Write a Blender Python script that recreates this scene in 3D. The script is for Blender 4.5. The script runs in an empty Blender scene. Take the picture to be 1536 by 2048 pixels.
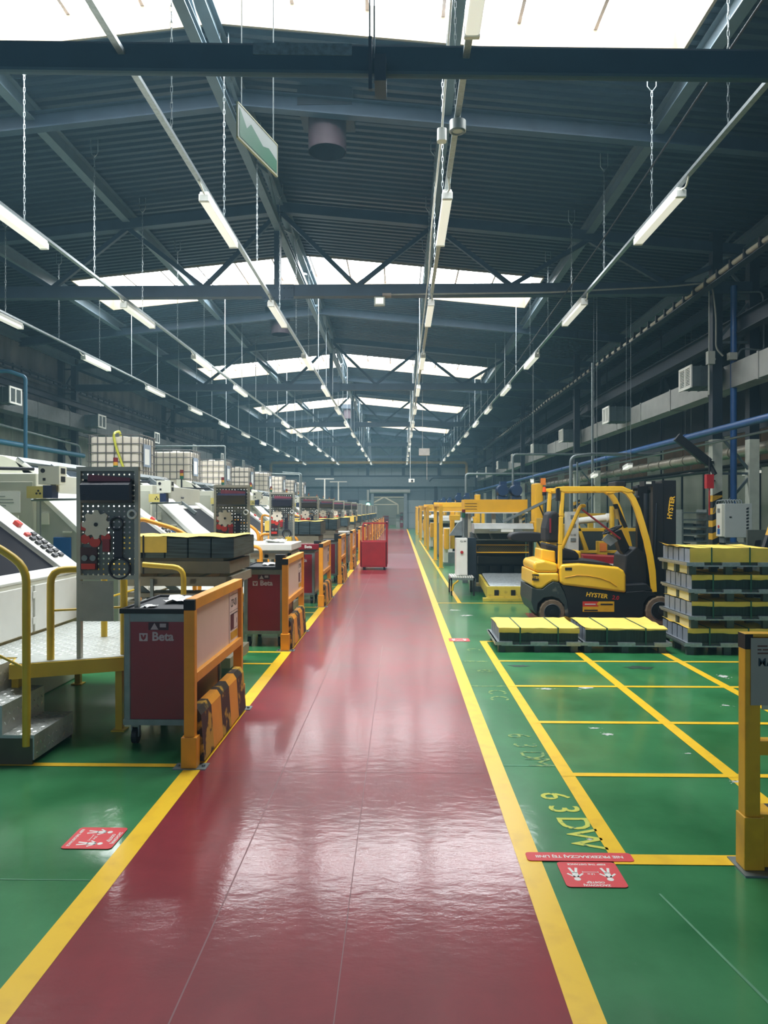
import bpy, math, random
from mathutils import Vector, Matrix
R = math.radians
SC = bpy.context.scene
COL = SC.collection
random.seed(7)

# ------------------------------------------------------------------ camera, world, exposure
CAMH = 1.65
cam_d = bpy.data.cameras.new('camera'); cam = bpy.data.objects.new('camera', cam_d); COL.objects.link(cam)
cam_d.sensor_fit = 'VERTICAL'; cam_d.sensor_height = 36.0; cam_d.lens = 1480.0 / 2048.0 * 36.0
cam_d.clip_start = 0.05; cam_d.clip_end = 300
cam.location = (0, 0, CAMH); cam.rotation_euler = (R(90 - 0.155), 0, R(1.24))
SC.camera = cam
SC.view_settings.view_transform = 'Standard'
SC.view_settings.look = 'None'
SC.view_settings.gamma = 1.0
SC.view_settings.use_curve_mapping = False
SC.view_settings.exposure = 0.55
SKY_STRENGTH = 14.0
HAZE = 0.0029            # density of the dust haze
wd = bpy.data.worlds.new('world'); SC.world = wd; wd.use_nodes = True
bg = wd.node_tree.nodes['Background']
bg.inputs[0].default_value = (0.55, 0.72, 0.95, 1); bg.inputs[1].default_value = 0.45

# ------------------------------------------------------------------ materials
def C(h):
    h = h.lstrip('#'); v = [int(h[i:i + 2], 16) / 255 for i in (0, 2, 4)]
    return tuple(x / 12.92 if x <= .04045 else ((x + .055) / 1.055) ** 2.4 for x in v) + (1,)
MATS = {}
def mat(name, hexc, rough=.5, metal=0., var=.12, vs=6., bump=0., bs=40., emit=None, es=0., coat=0., hex2=None, thr=None, stretch=None, alpha=None, spec=.5):
    if name in MATS: return MATS[name]
    m = bpy.data.materials.new(name); m.use_nodes = True
    nt = m.node_tree; b = nt.nodes['Principled BSDF']
    base = C(hexc)
    b.inputs['Base Color'].default_value = base
    b.inputs['Roughness'].default_value = rough; b.inputs['Metallic'].default_value = metal
    b.inputs['Specular IOR Level'].default_value = spec
    if coat: b.inputs['Coat Weight'].default_value = coat; b.inputs['Coat Roughness'].default_value = .12
    tc = nt.nodes.new('ShaderNodeTexCoord'); mp = nt.nodes.new('ShaderNodeMapping')
    nt.links.new(tc.outputs['Object'], mp.inputs[0])
    if stretch: mp.inputs['Scale'].default_value = stretch
    if var > 0 or hex2:
        n = nt.nodes.new('ShaderNodeTexNoise'); n.inputs['Scale'].default_value = vs; n.inputs['Detail'].default_value = 5
        nt.links.new(mp.outputs[0], n.inputs['Vector'])
        rp = nt.nodes.new('ShaderNodeValToRGB')
        if thr: rp.color_ramp.elements[0].position, rp.color_ramp.elements[1].position = thr
        else: rp.color_ramp.elements[0].position, rp.color_ramp.elements[1].position = .3, .7
        if hex2:
            rp.color_ramp.elements[0].color = base; rp.color_ramp.elements[1].color = C(hex2)
        else:
            rp.color_ramp.elements[0].color = tuple(c * (1 - var) for c in base[:3]) + (1,)
            rp.color_ramp.elements[1].color = tuple(min(1, c * (1 + var)) for c in base[:3]) + (1,)
        nt.links.new(n.outputs['Fac'], rp.inputs[0]); nt.links.new(rp.outputs[0], b.inputs['Base Color'])
    if bump:
        n2 = nt.nodes.new('ShaderNodeTexNoise'); n2.inputs['Scale'].default_value = bs; n2.inputs['Detail'].default_value = 3
        nt.links.new(mp.outputs[0], n2.inputs['Vector'])
        bn = nt.nodes.new('ShaderNodeBump'); bn.inputs['Strength'].default_value = bump; bn.inputs['Distance'].default_value = .01
        nt.links.new(n2.outputs['Fac'], bn.inputs['Height']); nt.links.new(bn.outputs[0], b.inputs['Normal'])
    if emit: b.inputs['Emission Color'].default_value = C(emit); b.inputs['Emission Strength'].default_value = es
    if alpha is not None: b.inputs['Alpha'].default_value = alpha
    MATS[name] = m
    return m

YEL = mat('yellow_paint', '#d9a41c', .42, var=.1, vs=9, hex2='#bf8e1a', thr=(.45, .8))
YELR = mat('rail_yellow_paint', '#d2ae2e', .4, var=.1, vs=5)
ORG = mat('orange_yellow_paint', '#ea9a22', .42, var=.08, vs=5)
YELT = mat('forklift_yellow_paint', '#f6c02c', .35, var=.04, vs=3, coat=.3)
YELM = mat('machine_yellow_paint', '#ecb21c', .45, var=.06, vs=3)
BLK = mat('black_paint', '#15171c', .45, var=.1)
BLKP = mat('black_plastic', '#101319', .6, var=.15, vs=20)
RUB = mat('tyre_rubber', '#6b5a46', .85, var=.25, vs=14, bump=.3, bs=60)
RUBB = mat('black_rubber', '#17181a', .8, var=.1)
CREAM = mat('machine_cream_paint', '#d3d3c2', .5, var=.05, vs=2)
CREAM2 = mat('machine_grey_paint', '#a9aca2', .5, var=.06, vs=2)
WHT = mat('white_paint', '#e2e2da', .45, var=.04)
GALV = mat('galvanised_steel', '#a8b0b2', .38, .75, var=.15, vs=30)
GREYM = mat('grey_metal', '#7d8686', .42, .5, var=.12, vs=12)
STEEL = mat('tread_plate_steel', '#b4b8b2', .42, .35, var=.1, vs=25)
DSTEEL = mat('dark_steel_sheet', '#3b4a4e', .4, .3, var=.7, vs=14, stretch=(.15, .15, 4))
SHEETEND = mat('sheet_edge_grey', '#7f8690', .5, .2, var=.2, vs=14, stretch=(1, 6, .6))
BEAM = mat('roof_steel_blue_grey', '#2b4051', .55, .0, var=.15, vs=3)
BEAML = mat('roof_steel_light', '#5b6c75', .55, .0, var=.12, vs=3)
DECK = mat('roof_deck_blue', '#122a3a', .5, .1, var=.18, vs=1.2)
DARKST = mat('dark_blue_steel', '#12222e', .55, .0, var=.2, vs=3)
CONC = mat('concrete_panel', '#98978c', .9, var=.28, vs=2.2, stretch=(1, 1, .25), bump=.25, bs=12)
CONCD = mat('stained_concrete', '#76777a', .9, var=.35, vs=1.6, stretch=(1, 1, .4), bump=.2, bs=12)
BLUE = mat('blue_pipe_paint', '#1f4f86', .35, var=.1)
BLUET = mat('teal_pipe_paint', '#2a6580', .38, var=.1)
MOTB = mat('motor_blue_paint', '#1c3a5c', .4, var=.1)
RED = mat('trolley_red_paint', '#821024', .35, var=.05, coat=.3)
REDC = mat('cart_red_paint', '#b51a22', .5, var=.12, vs=4)
REDP = mat('red_plastic', '#c9372c', .4, var=.05)
YPAP = mat('yellow_wrap_paper', '#f2cf5e', .7, var=.1, vs=5, bump=.25, bs=10)
TAN = mat('tan_board', '#8e8069', .75, var=.1)
PANELP = mat('pale_sign_panel', '#e3c6b4', .35, var=.03)
BOARDG = None
TANK = mat('tank_white_plastic', '#e6dccb', .4, var=.05, vs=2)
DUCT = mat('duct_sheet_metal', '#9a9c97', .45, .35, var=.12, vs=3)
PAPER = mat('white_paper', '#e9e9e4', .8, var=.03)
GLASSD = mat('dark_glass', '#26313c', .12, var=.05, spec=.8)
BLKW = mat('black_window', '#070a14', .6, var=.02, spec=.08)
GREEN = mat('green_sign', '#0f5a3c', .5, var=.03)
STRAP = mat('green_strap', '#1c5a4a', .5, var=.02)
BROWN = mat('brown_panel', '#7a5c45', .8, var=.25, vs=2)
CARDB = mat('dark_recess', '#11161a', .8, var=.1)
LEAF = mat('red_sign', '#d8343a', .45, var=.05, vs=12)
SKYW = mat('lamp_diffuser', '#eef0ea', .4, var=0, emit='#f4f3e6', es=.4)
BLUEB = mat('blue_plastic', '#135a9a', .5, var=.04)

def glow(name, hexc, s):
    return mat(name, hexc, .4, var=0, emit=hexc, es=s)
GLG = glow('green_signal_glow', '#7dffcf', 4)
GLR = glow('red_signal_glow', '#ff5a3c', 2.5)
DAY = glow('daylight_panel', '#f1f8fd', SKY_STRENGTH)

def floor_mat(name, base, light, rough, scale, stretch, bump, scratch=.0, bstretch=(1, 1, 1), bsc=3.):
    m = bpy.data.materials.new(name); m.use_nodes = True; nt = m.node_tree; b = nt.nodes['Principled BSDF']
    b.inputs['Coat Weight'].default_value = .6; b.inputs['Specular IOR Level'].default_value = .22; b.inputs['Coat Roughness'].default_value = .11; b.inputs['Coat IOR'].default_value = 1.5
    tc = nt.nodes.new('ShaderNodeTexCoord'); mp = nt.nodes.new('ShaderNodeMapping'); mp.inputs['Scale'].default_value = stretch
    nt.links.new(tc.outputs['Object'], mp.inputs[0])
    n = nt.nodes.new('ShaderNodeTexNoise'); n.inputs['Scale'].default_value = scale; n.inputs['Detail'].default_value = 8; n.inputs['Roughness'].default_value = .62
    nt.links.new(mp.outputs[0], n.inputs['Vector'])
    rp = nt.nodes.new('ShaderNodeValToRGB'); rp.color_ramp.elements[0].position = .32; rp.color_ramp.elements[1].position = .7
    rp.color_ramp.elements[0].color = C(base); rp.color_ramp.elements[1].color = C(light)
    nt.links.new(n.outputs['Fac'], rp.inputs[0])
    out = rp.outputs[0]
    if scratch:
        s = nt.nodes.new('ShaderNodeTexNoise'); s.inputs['Scale'].default_value = 9; s.inputs['Detail'].default_value = 10; s.inputs['Roughness'].default_value = .75
        mp2 = nt.nodes.new('ShaderNodeMapping'); mp2.inputs['Scale'].default_value = (1, .55, 1); nt.links.new(tc.outputs['Object'], mp2.inputs[0]); nt.links.new(mp2.outputs[0], s.inputs['Vector'])
        r2 = nt.nodes.new('ShaderNodeValToRGB'); r2.color_ramp.elements[0].position = .70; r2.color_ramp.elements[1].position = .76
        nt.links.new(s.outputs['Fac'], r2.inputs[0])
        mx = nt.nodes.new('ShaderNodeMix'); mx.data_type = 'RGBA'
        mul = nt.nodes.new('ShaderNodeMath'); mul.operation = 'MULTIPLY'; mul.inputs[1].default_value = scratch
        nt.links.new(r2.outputs[0], mul.inputs[0]); nt.links.new(mul.outputs[0], mx.inputs['Factor'])
        nt.links.new(out, mx.inputs['A']); mx.inputs['B'].default_value = C('#9fb5a4'); out = mx.outputs['Result']
    nt.links.new(out, b.inputs['Base Color'])
    rr = nt.nodes.new('ShaderNodeMapRange'); rr.inputs['To Min'].default_value = rough - .06; rr.inputs['To Max'].default_value = rough + .12
    nt.links.new(n.outputs['Fac'], rr.inputs['Value']); nt.links.new(rr.outputs[0], b.inputs['Roughness'])
    mb = nt.nodes.new('ShaderNodeMapping'); mb.inputs['Scale'].default_value = bstretch; nt.links.new(tc.outputs['Object'], mb.inputs[0])
    nb = nt.nodes.new('ShaderNodeTexNoise'); nb.inputs['Scale'].default_value = bsc; nb.inputs['Detail'].default_value = 6; nb.inputs['Roughness'].default_value = .6
    nt.links.new(mb.outputs[0], nb.inputs['Vector'])
    bn = nt.nodes.new('ShaderNodeBump'); bn.inputs['Strength'].default_value = bump; bn.inputs['Distance'].default_value = .02
    nt.links.new(nb.outputs['Fac'], bn.inputs['Height']); nt.links.new(bn.outputs[0], b.inputs['Normal']); nt.links.new(bn.outputs[0], b.inputs['Coat Normal'])
    return m
F_GREEN = floor_mat('green_epoxy_floor', '#1d6436', '#3d8854', .32, 1.4, (1, .8, 1), .06, scratch=.5, bsc=9)
TREAD = mat('tread_raised', '#d9dcd6', .25, .6, var=.05)
F_RED = floor_mat('red_epoxy_walkway', '#6e0f1b', '#8c1b27', .4, 1.8, (1, .6, 1), .085, bstretch=(.8, 1.3, 1), bsc=10)
F_RED2 = floor_mat('pinkish_red_epoxy', '#8c4a52', '#9a5560', .4, 1.8, (1, .6, 1), .085, bstretch=(.8, 1.3, 1), bsc=10)  # lighter, pinker red for one stretch of the walkway
F_YEL = mat('floor_line_paint', '#f4c52c', .3, var=.08, vs=8, hex2='#e6b52c', thr=(.5, .75))
F_YELW = mat('worn_stencil_paint', '#c2c43e', .5, hex2='#2f7046', thr=(.6, .68), vs=30)
F_YELF = mat('faded_stencil_paint', '#8aa24a', .5, hex2='#2c6c43', thr=(.42, .56), vs=26)
F_BARE = mat('bare_concrete_chip', '#b9bdb4', .8, var=.25, vs=20)
F_SEAM = mat('floor_seam', '#7a4a4c', .6, var=.1)
F_SEAMG = mat('floor_seam_green', '#4d8a63', .6, var=.1)
F_SCUFF = mat('dark_scuff', '#1d3a2c', .5, var=.3, vs=12)

# perforated tool panel: real holes cut by the material's alpha on a square grid
def perforated(name, hexc, pitch, rad):
    m = mat(name, hexc, .5, .3, var=.06); nt = m.node_tree; b = nt.nodes['Principled BSDF']
    tc = nt.nodes.new('ShaderNodeTexCoord'); sp = nt.nodes.new('ShaderNodeSeparateXYZ'); nt.links.new(tc.outputs['Object'], sp.inputs[0])
    outs = []
    for ax in ('X', 'Z'):
        w = nt.nodes.new('ShaderNodeMath'); w.operation = 'PINGPONG'; w.inputs[1].default_value = pitch / 2; nt.links.new(sp.outputs[ax], w.inputs[0])
        q = nt.nodes.new('ShaderNodeMath'); q.operation = 'POWER'; q.inputs[1].default_value = 2; nt.links.new(w.outputs[0], q.inputs[0]); outs.append(q)
    ad = nt.nodes.new('ShaderNodeMath'); ad.operation = 'ADD'; nt.links.new(outs[0].outputs[0], ad.inputs[0]); nt.links.new(outs[1].outputs[0], ad.inputs[1])
    gt = nt.nodes.new('ShaderNodeMath'); gt.operation = 'GREATER_THAN'; gt.inputs[1].default_value = rad * rad; nt.links.new(ad.outputs[0], gt.inputs[0])
    nt.links.new(gt.outputs[0], b.inputs['Alpha'])
    return m
BOARDG = perforated('perforated_grey_board', '#6d726e', .038, .0065)

# ------------------------------------------------------------------ mesh builder (all coordinates are world coordinates)
OFF = {}
class MB:
    def __init__(s): s.v = []; s.f = []; s.m = []; s.s = []
    def add(s, vs, fs, mi=0, sm=False):
        o = len(s.v); s.v += [tuple(v) for v in vs]
        for f in fs: s.f.append([i + o for i in f]); s.m.append(mi); s.s.append(sm)
        return s
    def box(s, x0, x1, y0, y1, z0, z1, mi=0):
        v = [(x, y, z) for x in (x0, x1) for y in (y0, y1) for z in (z0, z1)]
        return s.add(v, [(0, 1, 3, 2), (4, 6, 7, 5), (0, 4, 5, 1), (2, 3, 7, 6), (0, 2, 6, 4), (1, 5, 7, 3)], mi)
    def rbox(s, x0, x1, y0, y1, z0, z1, r, mi=0, n=3):
        """box with rounded vertical edges"""
        pts = []
        for cx, cy, a0 in ((x1 - r, y1 - r, 0), (x0 + r, y1 - r, 90), (x0 + r, y0 + r, 180), (x1 - r, y0 + r, 270)):
            for k in range(n + 1):
                a = R(a0 + 90 * k / n); pts.append((cx + r * math.cos(a), cy + r * math.sin(a)))
        return s.prism(pts, 'z', z0, z1, mi)
    def quad(s, a, b, c, d, mi=0): return s.add([a, b, c, d], [(0, 1, 2, 3)], mi)
    def bar(s, p, q, w, h, mi=0, up=(0, 0, 1)):
        p = Vector(p); q = Vector(q); d = (q - p).normalized(); u = Vector(up)
        if abs(d.dot(u)) > .98: u = Vector((0, 1, 0))
        sx = d.cross(u).normalized(); uz = sx.cross(d).normalized(); v = []
        for e in (p, q):
            for a, b in ((-1, -1), (1, -1), (1, 1), (-1, 1)): v.append(e + sx * a * w / 2 + uz * b * h / 2)
        return s.add(v, [(3, 2, 1, 0), (4, 5, 6, 7), (0, 1, 5, 4), (1, 2, 6, 5), (2, 3, 7, 6), (3, 0, 4, 7)], mi)
    def cyl(s, p, q, r, n=12, mi=0, r2=None, caps=True):
        p = Vector(p); q = Vector(q); r2 = r if r2 is None else r2
        d = (q - p).normalized(); u = Vector((0, 0, 1)) if abs(d.z) < .9 else Vector((1, 0, 0))
        a = d.cross(u).normalized(); b = a.cross(d)
        c = [(a * math.cos(2 * math.pi * k / n) - b * math.sin(2 * math.pi * k / n)) for k in range(n)]
        v = [p + x * r for x in c] + [q + x * r2 for x in c]
        s.add(v, [(k, (k + 1) % n, n + (k + 1) % n, n + k) for k in range(n)], mi, True)
        if caps:
            s.add(v[:n], [tuple(range(n))[::-1]], mi); s.add(v[n:], [tuple(range(n))], mi)
        return s
    def ring(s, c, axis, R1, r, n=24, k=8, mi=0):
        c = Vector(c); ax = {'x': (Vector((0, 1, 0)), Vector((0, 0, 1)), Vector((1, 0, 0))), 'y': (Vector((0, 0, 1)), Vector((1, 0, 0)), Vector((0, 1, 0))), 'z': (Vector((1, 0, 0)), Vector((0, 1, 0)), Vector((0, 0, 1)))}[axis]
        v = []
        for i in range(n):
            t = 2 * math.pi * i / n; e = ax[0] * math.cos(t) + ax[1] * math.sin(t)
            for j in range(k):
                w = 2 * math.pi * j / k; v.append(c + e * (R1 + r * math.cos(w)) + ax[2] * r * math.sin(w))
        return s.add(v, [(i * k + j, ((i + 1) % n) * k + j, ((i + 1) % n) * k + (j + 1) % k, i * k + (j + 1) % k) for i in range(n) for j in range(k)], mi, True)
    def tube(s, pts, r, n=8, mi=0, fil=0., fs=4, closed=False):
        P = [Vector(p) for p in pts]
        if fil:
            Q = [P[0]]
            for i in range(1, len(P) - 1):
                a = (P[i - 1] - P[i]); b = (P[i + 1] - P[i]); f = min(fil, a.length * .48, b.length * .48)
                A = P[i] + a.normalized() * f; B = P[i] + b.normalized() * f
                for k in range(fs + 1):
                    t = k / fs; Q.append(A * (1 - t) ** 2 + P[i] * 2 * t * (1 - t) + B * t * t)
            Q.append(P[-1]); P = Q
        v = []; nrm = None
        for i, p in enumerate(P):
            if i == 0: d = P[1] - P[0]
            elif i == len(P) - 1: d = P[-1] - P[-2]
            else: d = (P[i + 1] - P[i]).normalized() + (P[i] - P[i - 1]).normalized()
            d.normalize()
            if nrm is None:
                u = Vector((0, 0, 1)) if abs(d.z) < .9 else Vector((1, 0, 0)); nrm = d.cross(u).normalized()
            else:
                nrm = (nrm - d * nrm.dot(d)).normalized()
            bi = d.cross(nrm)
            v += [p + nrm * r * math.cos(2 * math.pi * k / n) + bi * r * math.sin(2 * math.pi * k / n) for k in range(n)]
        m = len(P)
        s.add(v, [(i * n + k, i * n + (k + 1) % n, (i + 1) * n + (k + 1) % n, (i + 1) * n + k) for i in range(m - 1) for k in range(n)], mi, True)
        s.add(v[:n], [tuple(range(n))[::-1]], mi); s.add(v[-n:], [tuple(range(n))], mi)
        return s
    def prism(s, poly, axis, a, b, mi=0):
        """poly = 2D points; axis x: (y,z), y: (x,z), z: (x,y)"""
        def P(u, w, t): return {'x': (t, u, w), 'y': (u, t, w), 'z': (u, w, t)}[axis]
        n = len(poly); v = [P(u, w, a) for u, w in poly] + [P(u, w, b) for u, w in poly]
        ar = sum(poly[i][0] * poly[(i + 1) % n][1] - poly[(i + 1) % n][0] * poly[i][1] for i in range(n))
        flip = (ar < 0) ^ (axis == 'y')
        fs = [tuple(range(n))[::-1], tuple(range(n, 2 * n))] + [(i, (i + 1) % n, n + (i + 1) % n, n + i) for i in range(n)]
        if flip: fs = [f[::-1] for f in fs]
        return s.add(v, fs, mi)
    def build(s, name, mats, parent=None, bevel=0., seg=2):
        if not isinstance(mats, (list, tuple)): mats = [mats]
        if parent is not None: off = Vector(OFF[parent.name])
        else:
            xs = [v[0] for v in s.v]; ys = [v[1] for v in s.v]; zs = [v[2] for v in s.v]
            off = Vector(((min(xs) + max(xs)) / 2, (min(ys) + max(ys)) / 2, min(zs)))
        me = bpy.data.meshes.new(name)
        me.from_pydata([tuple(Vector(v) - off) for v in s.v], [], s.f); me.update()
        for m in mats: me.materials.append(m)
        me.polygons.foreach_set('material_index', s.m); me.polygons.foreach_set('use_smooth', s.s)
        o = bpy.data.objects.new(name, me); COL.objects.link(o)
        if parent is not None: o.parent = parent
        else: o.location = off
        OFF[o.name] = tuple(off)
        if bevel:
            bv = o.modifiers.new('bevel', 'BEVEL'); bv.width = bevel; bv.segments = seg; bv.limit_method = 'ANGLE'; bv.angle_limit = R(35)
        return o

def tag(o, label, cat, group=None, kind=None):
    o['label'] = label; o['category'] = cat
    if group: o['group'] = group
    if kind: o['kind'] = kind
    return o
def thing(name, label, cat, loc, group=None):
    o = bpy.data.objects.new(name, None); COL.objects.link(o); o.location = loc; o.empty_display_size = .2
    OFF[o.name] = tuple(loc); return tag(o, label, cat, group)
def struct(o, label=None):
    o['kind'] = 'structure'
    if label: o['label'] = label
    return o
def sthing(name, label, loc):
    o = bpy.data.objects.new(name, None); COL.objects.link(o); o.location = loc; OFF[o.name] = tuple(loc)
    return struct(o, label)
def dup(root, d, label=None, group=None):
    r = root.copy(); COL.objects.link(r); r.location = Vector(root.location) + Vector(d)
    OFF[r.name] = tuple(r.location)
    if label: r['label'] = label
    if group: r['group'] = group
    for ch in list(root.children):
        c = ch.copy(); COL.objects.link(c); c.parent = r
        for g in list(ch.children):
            e = g.copy(); COL.objects.link(e); e.parent = c
    return r
def text(s, name, size, xdir, ydir, at, m, parent=None, bold=0., ext=.0015, align='CENTER', sx=1., shear=0., label=None, mb=None):
    cu = bpy.data.curves.new('t', 'FONT'); cu.body = s; cu.size = size; cu.extrude = ext; cu.offset = bold
    cu.align_x = align; cu.align_y = 'CENTER'; cu.shear = shear; cu.resolution_u = 3
    to = bpy.data.objects.new('t', cu); COL.objects.link(to)
    bpy.context.view_layer.update()
    me = bpy.data.meshes.new_from_object(to.evaluated_get(bpy.context.evaluated_depsgraph_get()))
    bpy.data.objects.remove(to); bpy.data.curves.remove(cu)
    X = Vector(xdir).normalized(); Y = Vector(ydir).normalized(); Z = X.cross(Y)
    vs = [Vector(at) + X * v.co.x * sx + Y * v.co.y + Z * v.co.z for v in me.vertices]; fs = [tuple(p.vertices) for p in me.polygons]
    bpy.data.meshes.remove(me)
    if mb is not None: return mb.add(vs, fs, m)
    o = MB().add(vs, fs).build(name, m, parent)
    if label: o['label'] = label
    return o
ORD = ['nearest', 'second nearest', 'third nearest', 'fourth nearest', 'fifth nearest', 'sixth nearest', 'seventh nearest', 'eighth nearest', 'ninth nearest', 'tenth nearest', 'eleventh nearest', 'twelfth nearest', 'thirteenth nearest', 'fourteenth nearest', 'fifteenth nearest', 'sixteenth nearest', 'seventeenth nearest']

# ------------------------------------------------------------------ dimensions of the hall
XL, XR = -12.75, 10.6          # side walls
CL, CR = -12.1, 6.5            # column lines
YB = 66.5                      # end wall
RX = -2.5                      # ridge
def roof(x): return 8.27 - .1 * abs(x - RX)
TR = [3.4 + 12 * k for k in range(6)]      # trusses
SKY = [(7.2 + 12 * k, 10.0 + 12 * k) for k in range(5)]
SX0, SX1 = -8.6, 3.7
# ------------------------------------------------------------------ floor with its painted walkway, lines and signs
fl = MB()
Y0 = -6
fl.quad((XL, Y0, 0), (XR, Y0, 0), (XR, 82, 0), (XL, 82, 0), 0)
def patch(x0, x1, y0, y1, mi, z=.001): fl.quad((x0, y0, z), (x1, y0, z), (x1, y1, z), (x0, y1, z), mi)
patch(-1.265, .555, Y0, 20.9, 1); patch(-1.265, .555, 20.9, 28, 2); patch(-1.265, .555, 28, 64.6, 1)
patch(-1.375, -1.265, Y0, 64.6, 3, .002); patch(.555, .665, Y0, 64.6, 3, .002)
patch(1.0, 1.085, 3.46, 9.3, 3, .002); patch(1.0, 3.0, 3.46, 3.56, 3, .003)
for x in (2.02, 3.0, 4.0, 5.0): patch(x, x + .085, 3.56, 8.9, 3, .002)
for y, x0 in ((4.63, 1.0), (5.77, 1.0), (6.95, 1.0), (8.1, 1.0), (9.3, 1.0), (13.12, .66)): patch(x0, 6.0, y - .03, y + .03, 3, .003)
patch(.66, 1.0, 6.93, 6.96, 4, .0015); patch(.7, .95, 8.06, 8.1, 4, .0015)
patch(1.02, 1.09, 13.12, 40, 3, .002)
for y in (4.74, 7.9, 8.55, 11.85, 12.5, 15.9, 16.5, 19.8, 23.8, 27.6): patch(-4.2 if y < 5 else -3.2, -1.37, y - .03, y + .03, 3, .003)
# seams between the casts
patch(-.745, -.739, 1.0, 64, 6, .0016); patch(-.215, -.211, 1.5, 9, 6, .0016)
patch(-1.26, .55, 4.64, 4.645, 6, .0016); patch(-3.4, -1.38, 3.26, 3.266, 7, .0016); patch(.67, 1.0, 4.78, 4.8, 7, .0016)
fl.quad((1.36, 1.7, .0016), (1.375, 1.7, .0016), (1.12, 3.2, .0016), (1.11, 3.2, .0016), 7)
rnd = random.Random(3)
def blob(x, y, rx, ry, mi, n=22, j=.45, z=.0022):
    vs = [(x + rx * (1 + rnd.uniform(-j, j)) * math.cos(2 * math.pi * k / n), y + ry * (1 + rnd.uniform(-j, j)) * math.sin(2 * math.pi * k / n), z) for k in range(n)]
    fl.add([(x, y, z)] + vs, [(0, k + 1, (k + 1) % n + 1) for k in range(n)], mi)
for x, y, rx, ry, mi in ((2.17, 4.18, .07, .05, 5), (2.19, 4.19, .045, .03, 8), (2.05, 4.53, .03, .02, 5), (2.24, 3.84, .03, .02, 5), (1.53, 5.47, .035, .025, 5), (1.47, 5.62, .03, .015, 5),
                         (1.72, 6.9, .06, .04, 5), (1.27, 7.85, .1, .05, 8), (2.5, 7.8, .12, .08, 8), (.9, 12.2, .08, .05, 5), (1.04, 11.6, .08, .05, 5), (1.35, 6.85, .05, .03, 5), (2.75, 6.3, .03, .02, 5), (-1.72, 5.9, .03, .02, 5),
                         (3.2, 7.4, .04, .05, 5), (1.95, 5.05, .02, .01, 5), (.95, 3.72, .012, .01, 5), (2.4, 5.2, .02, .01, 5)):
    blob(x, y, rx, ry, mi)
    if mi == 5:
        for _ in range(5): blob(x + rnd.uniform(-2, 2) * rx, y + rnd.uniform(-2, 2) * ry, rx * .18, ry * .2, 5, 7)
# red forklift parking patch
fl.add([(1.9, 10.3, .001), (4.4, 10.0, .001), (4.6, 11.8, .001), (2.0, 11.9, .001)], [(0, 1, 2, 3)], 1)
# stencilled stock numbers
E = (0, -1, 0); U = (1, 0, 0)
for i, ch in enumerate('63DW'): text(ch, '', .235, E, U, (.885 + .012 * i, 4.28 - .185 * i, .002), 9, mb=fl, ext=0, bold=.002, sx=.95)
for ch, x, y in (('6', .86, 5.42), ('3', .87, 5.2), ('D', .885, 5.0), ('C', .86, 6.5), ('C', .87, 6.72), ('0', .86, 7.6), ('C', .86, 8.75)):
    text(ch, '', .235, E, U, (x, y, .002), 10, mb=fl, ext=0, sx=.95)
text('M', '', .235, E, U, (.9, 4.85, .002), 10, mb=fl, ext=0)
fo = fl.build('floor', [F_GREEN, F_RED, F_RED2, F_YEL, F_YELF, F_BARE, F_SEAM, F_SEAMG, F_SCUFF, F_YELW, F_YELF])
struct(fo)

def rrect(mb, cx, cy, xd, yd, w, h, r, z0, z1, mi=0):
    X = Vector(xd); Y = Vector(yd); pts = []
    for sx, sy, a0 in ((1, 1, 0), (-1, 1, 90), (-1, -1, 180), (1, -1, 270)):
        for k in range(5):
            a = R(a0 + 22.5 * k); p = X * (sx * (w / 2 - r) + r * math.cos(a)) + Y * (sy * (h / 2 - r) + r * math.sin(a)); pts.append((cx + p.x, cy + p.y))
    mb.prism(pts, 'z', z0, z1, mi)
def distance_sign(cx, cy, xd, yd, w, h, label, tiny=False):
    t = thing('floor_sign', label, 'sign', (cx, cy, .002), 'keep the distance floor stickers')
    m = MB(); rrect(m, cx, cy, xd, yd, w, h, .02, .002, .004); m.build('sticker', LEAF, t)
    X = Vector(xd); Y = Vector(yd); O = Vector((cx, cy, .0042))
    p = MB()
    def seg(a, b, wd): p.bar(O + X * a[0] * w + Y * a[1] * h, O + X * b[0] * w + Y * b[1] * h, wd * w, .0006)
    for q in (-.27, .27):
        s = 1 if q > 0 else -1
        c = O + X * q * w + Y * .2 * h
        p.cyl(c - Vector((0, 0, .0002)), c + Vector((0, 0, .0004)), .055 * w, 14)
        seg((q, .12), (q, -.06), .1); seg((q - .02, .12), (q - .13, -.02), .035); seg((q + .02, .12), (q + .13, -.02), .035)
        seg((q - .02, -.04), (q - .06, -.25), .045); seg((q + .02, -.04), (q + .06, -.25), .045)
    seg((-.13, -.08), (.13, -.08), .012); seg((-.13, -.05), (-.13, -.11), .01); seg((.13, -.05), (.13, -.11), .01)
    p.build('pictogram', WHT, t)
    if not tiny:
        for s_, yy, sz in (('ZACHOWAJ', .43, .085), ('ODSTĘP', .32, .085), ('KEEP THE DISTANCE', -.4, .075), ('1,5 m', .0, .06)):
            text(s_, 'lettering', sz * h * 1.1, X, Y, O + Y * yy * h, WHT, t, ext=.0003, bold=.0006)
    return t
distance_sign(.865, 3.36, (-1, 0, 0), (0, -1, 0), .27, .23, 'red keep the distance floor sticker right of the walkway, below the long red strip')
distance_sign(-1.53, 3.68, (0, -1, 0), (1, 0, 0), .24, .25, 'red keep the distance floor sticker left of the walkway by the yellow line')
distance_sign(.75, 9.4, (-1, 0, 0), (0, -1, 0), .26, .22, 'small far red floor sticker near the steel sheet pallets')
t = thing('floor_sign', 'long narrow red floor strip with white lettering across the yellow lines', 'sign', (.85, 3.525, .003))
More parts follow.
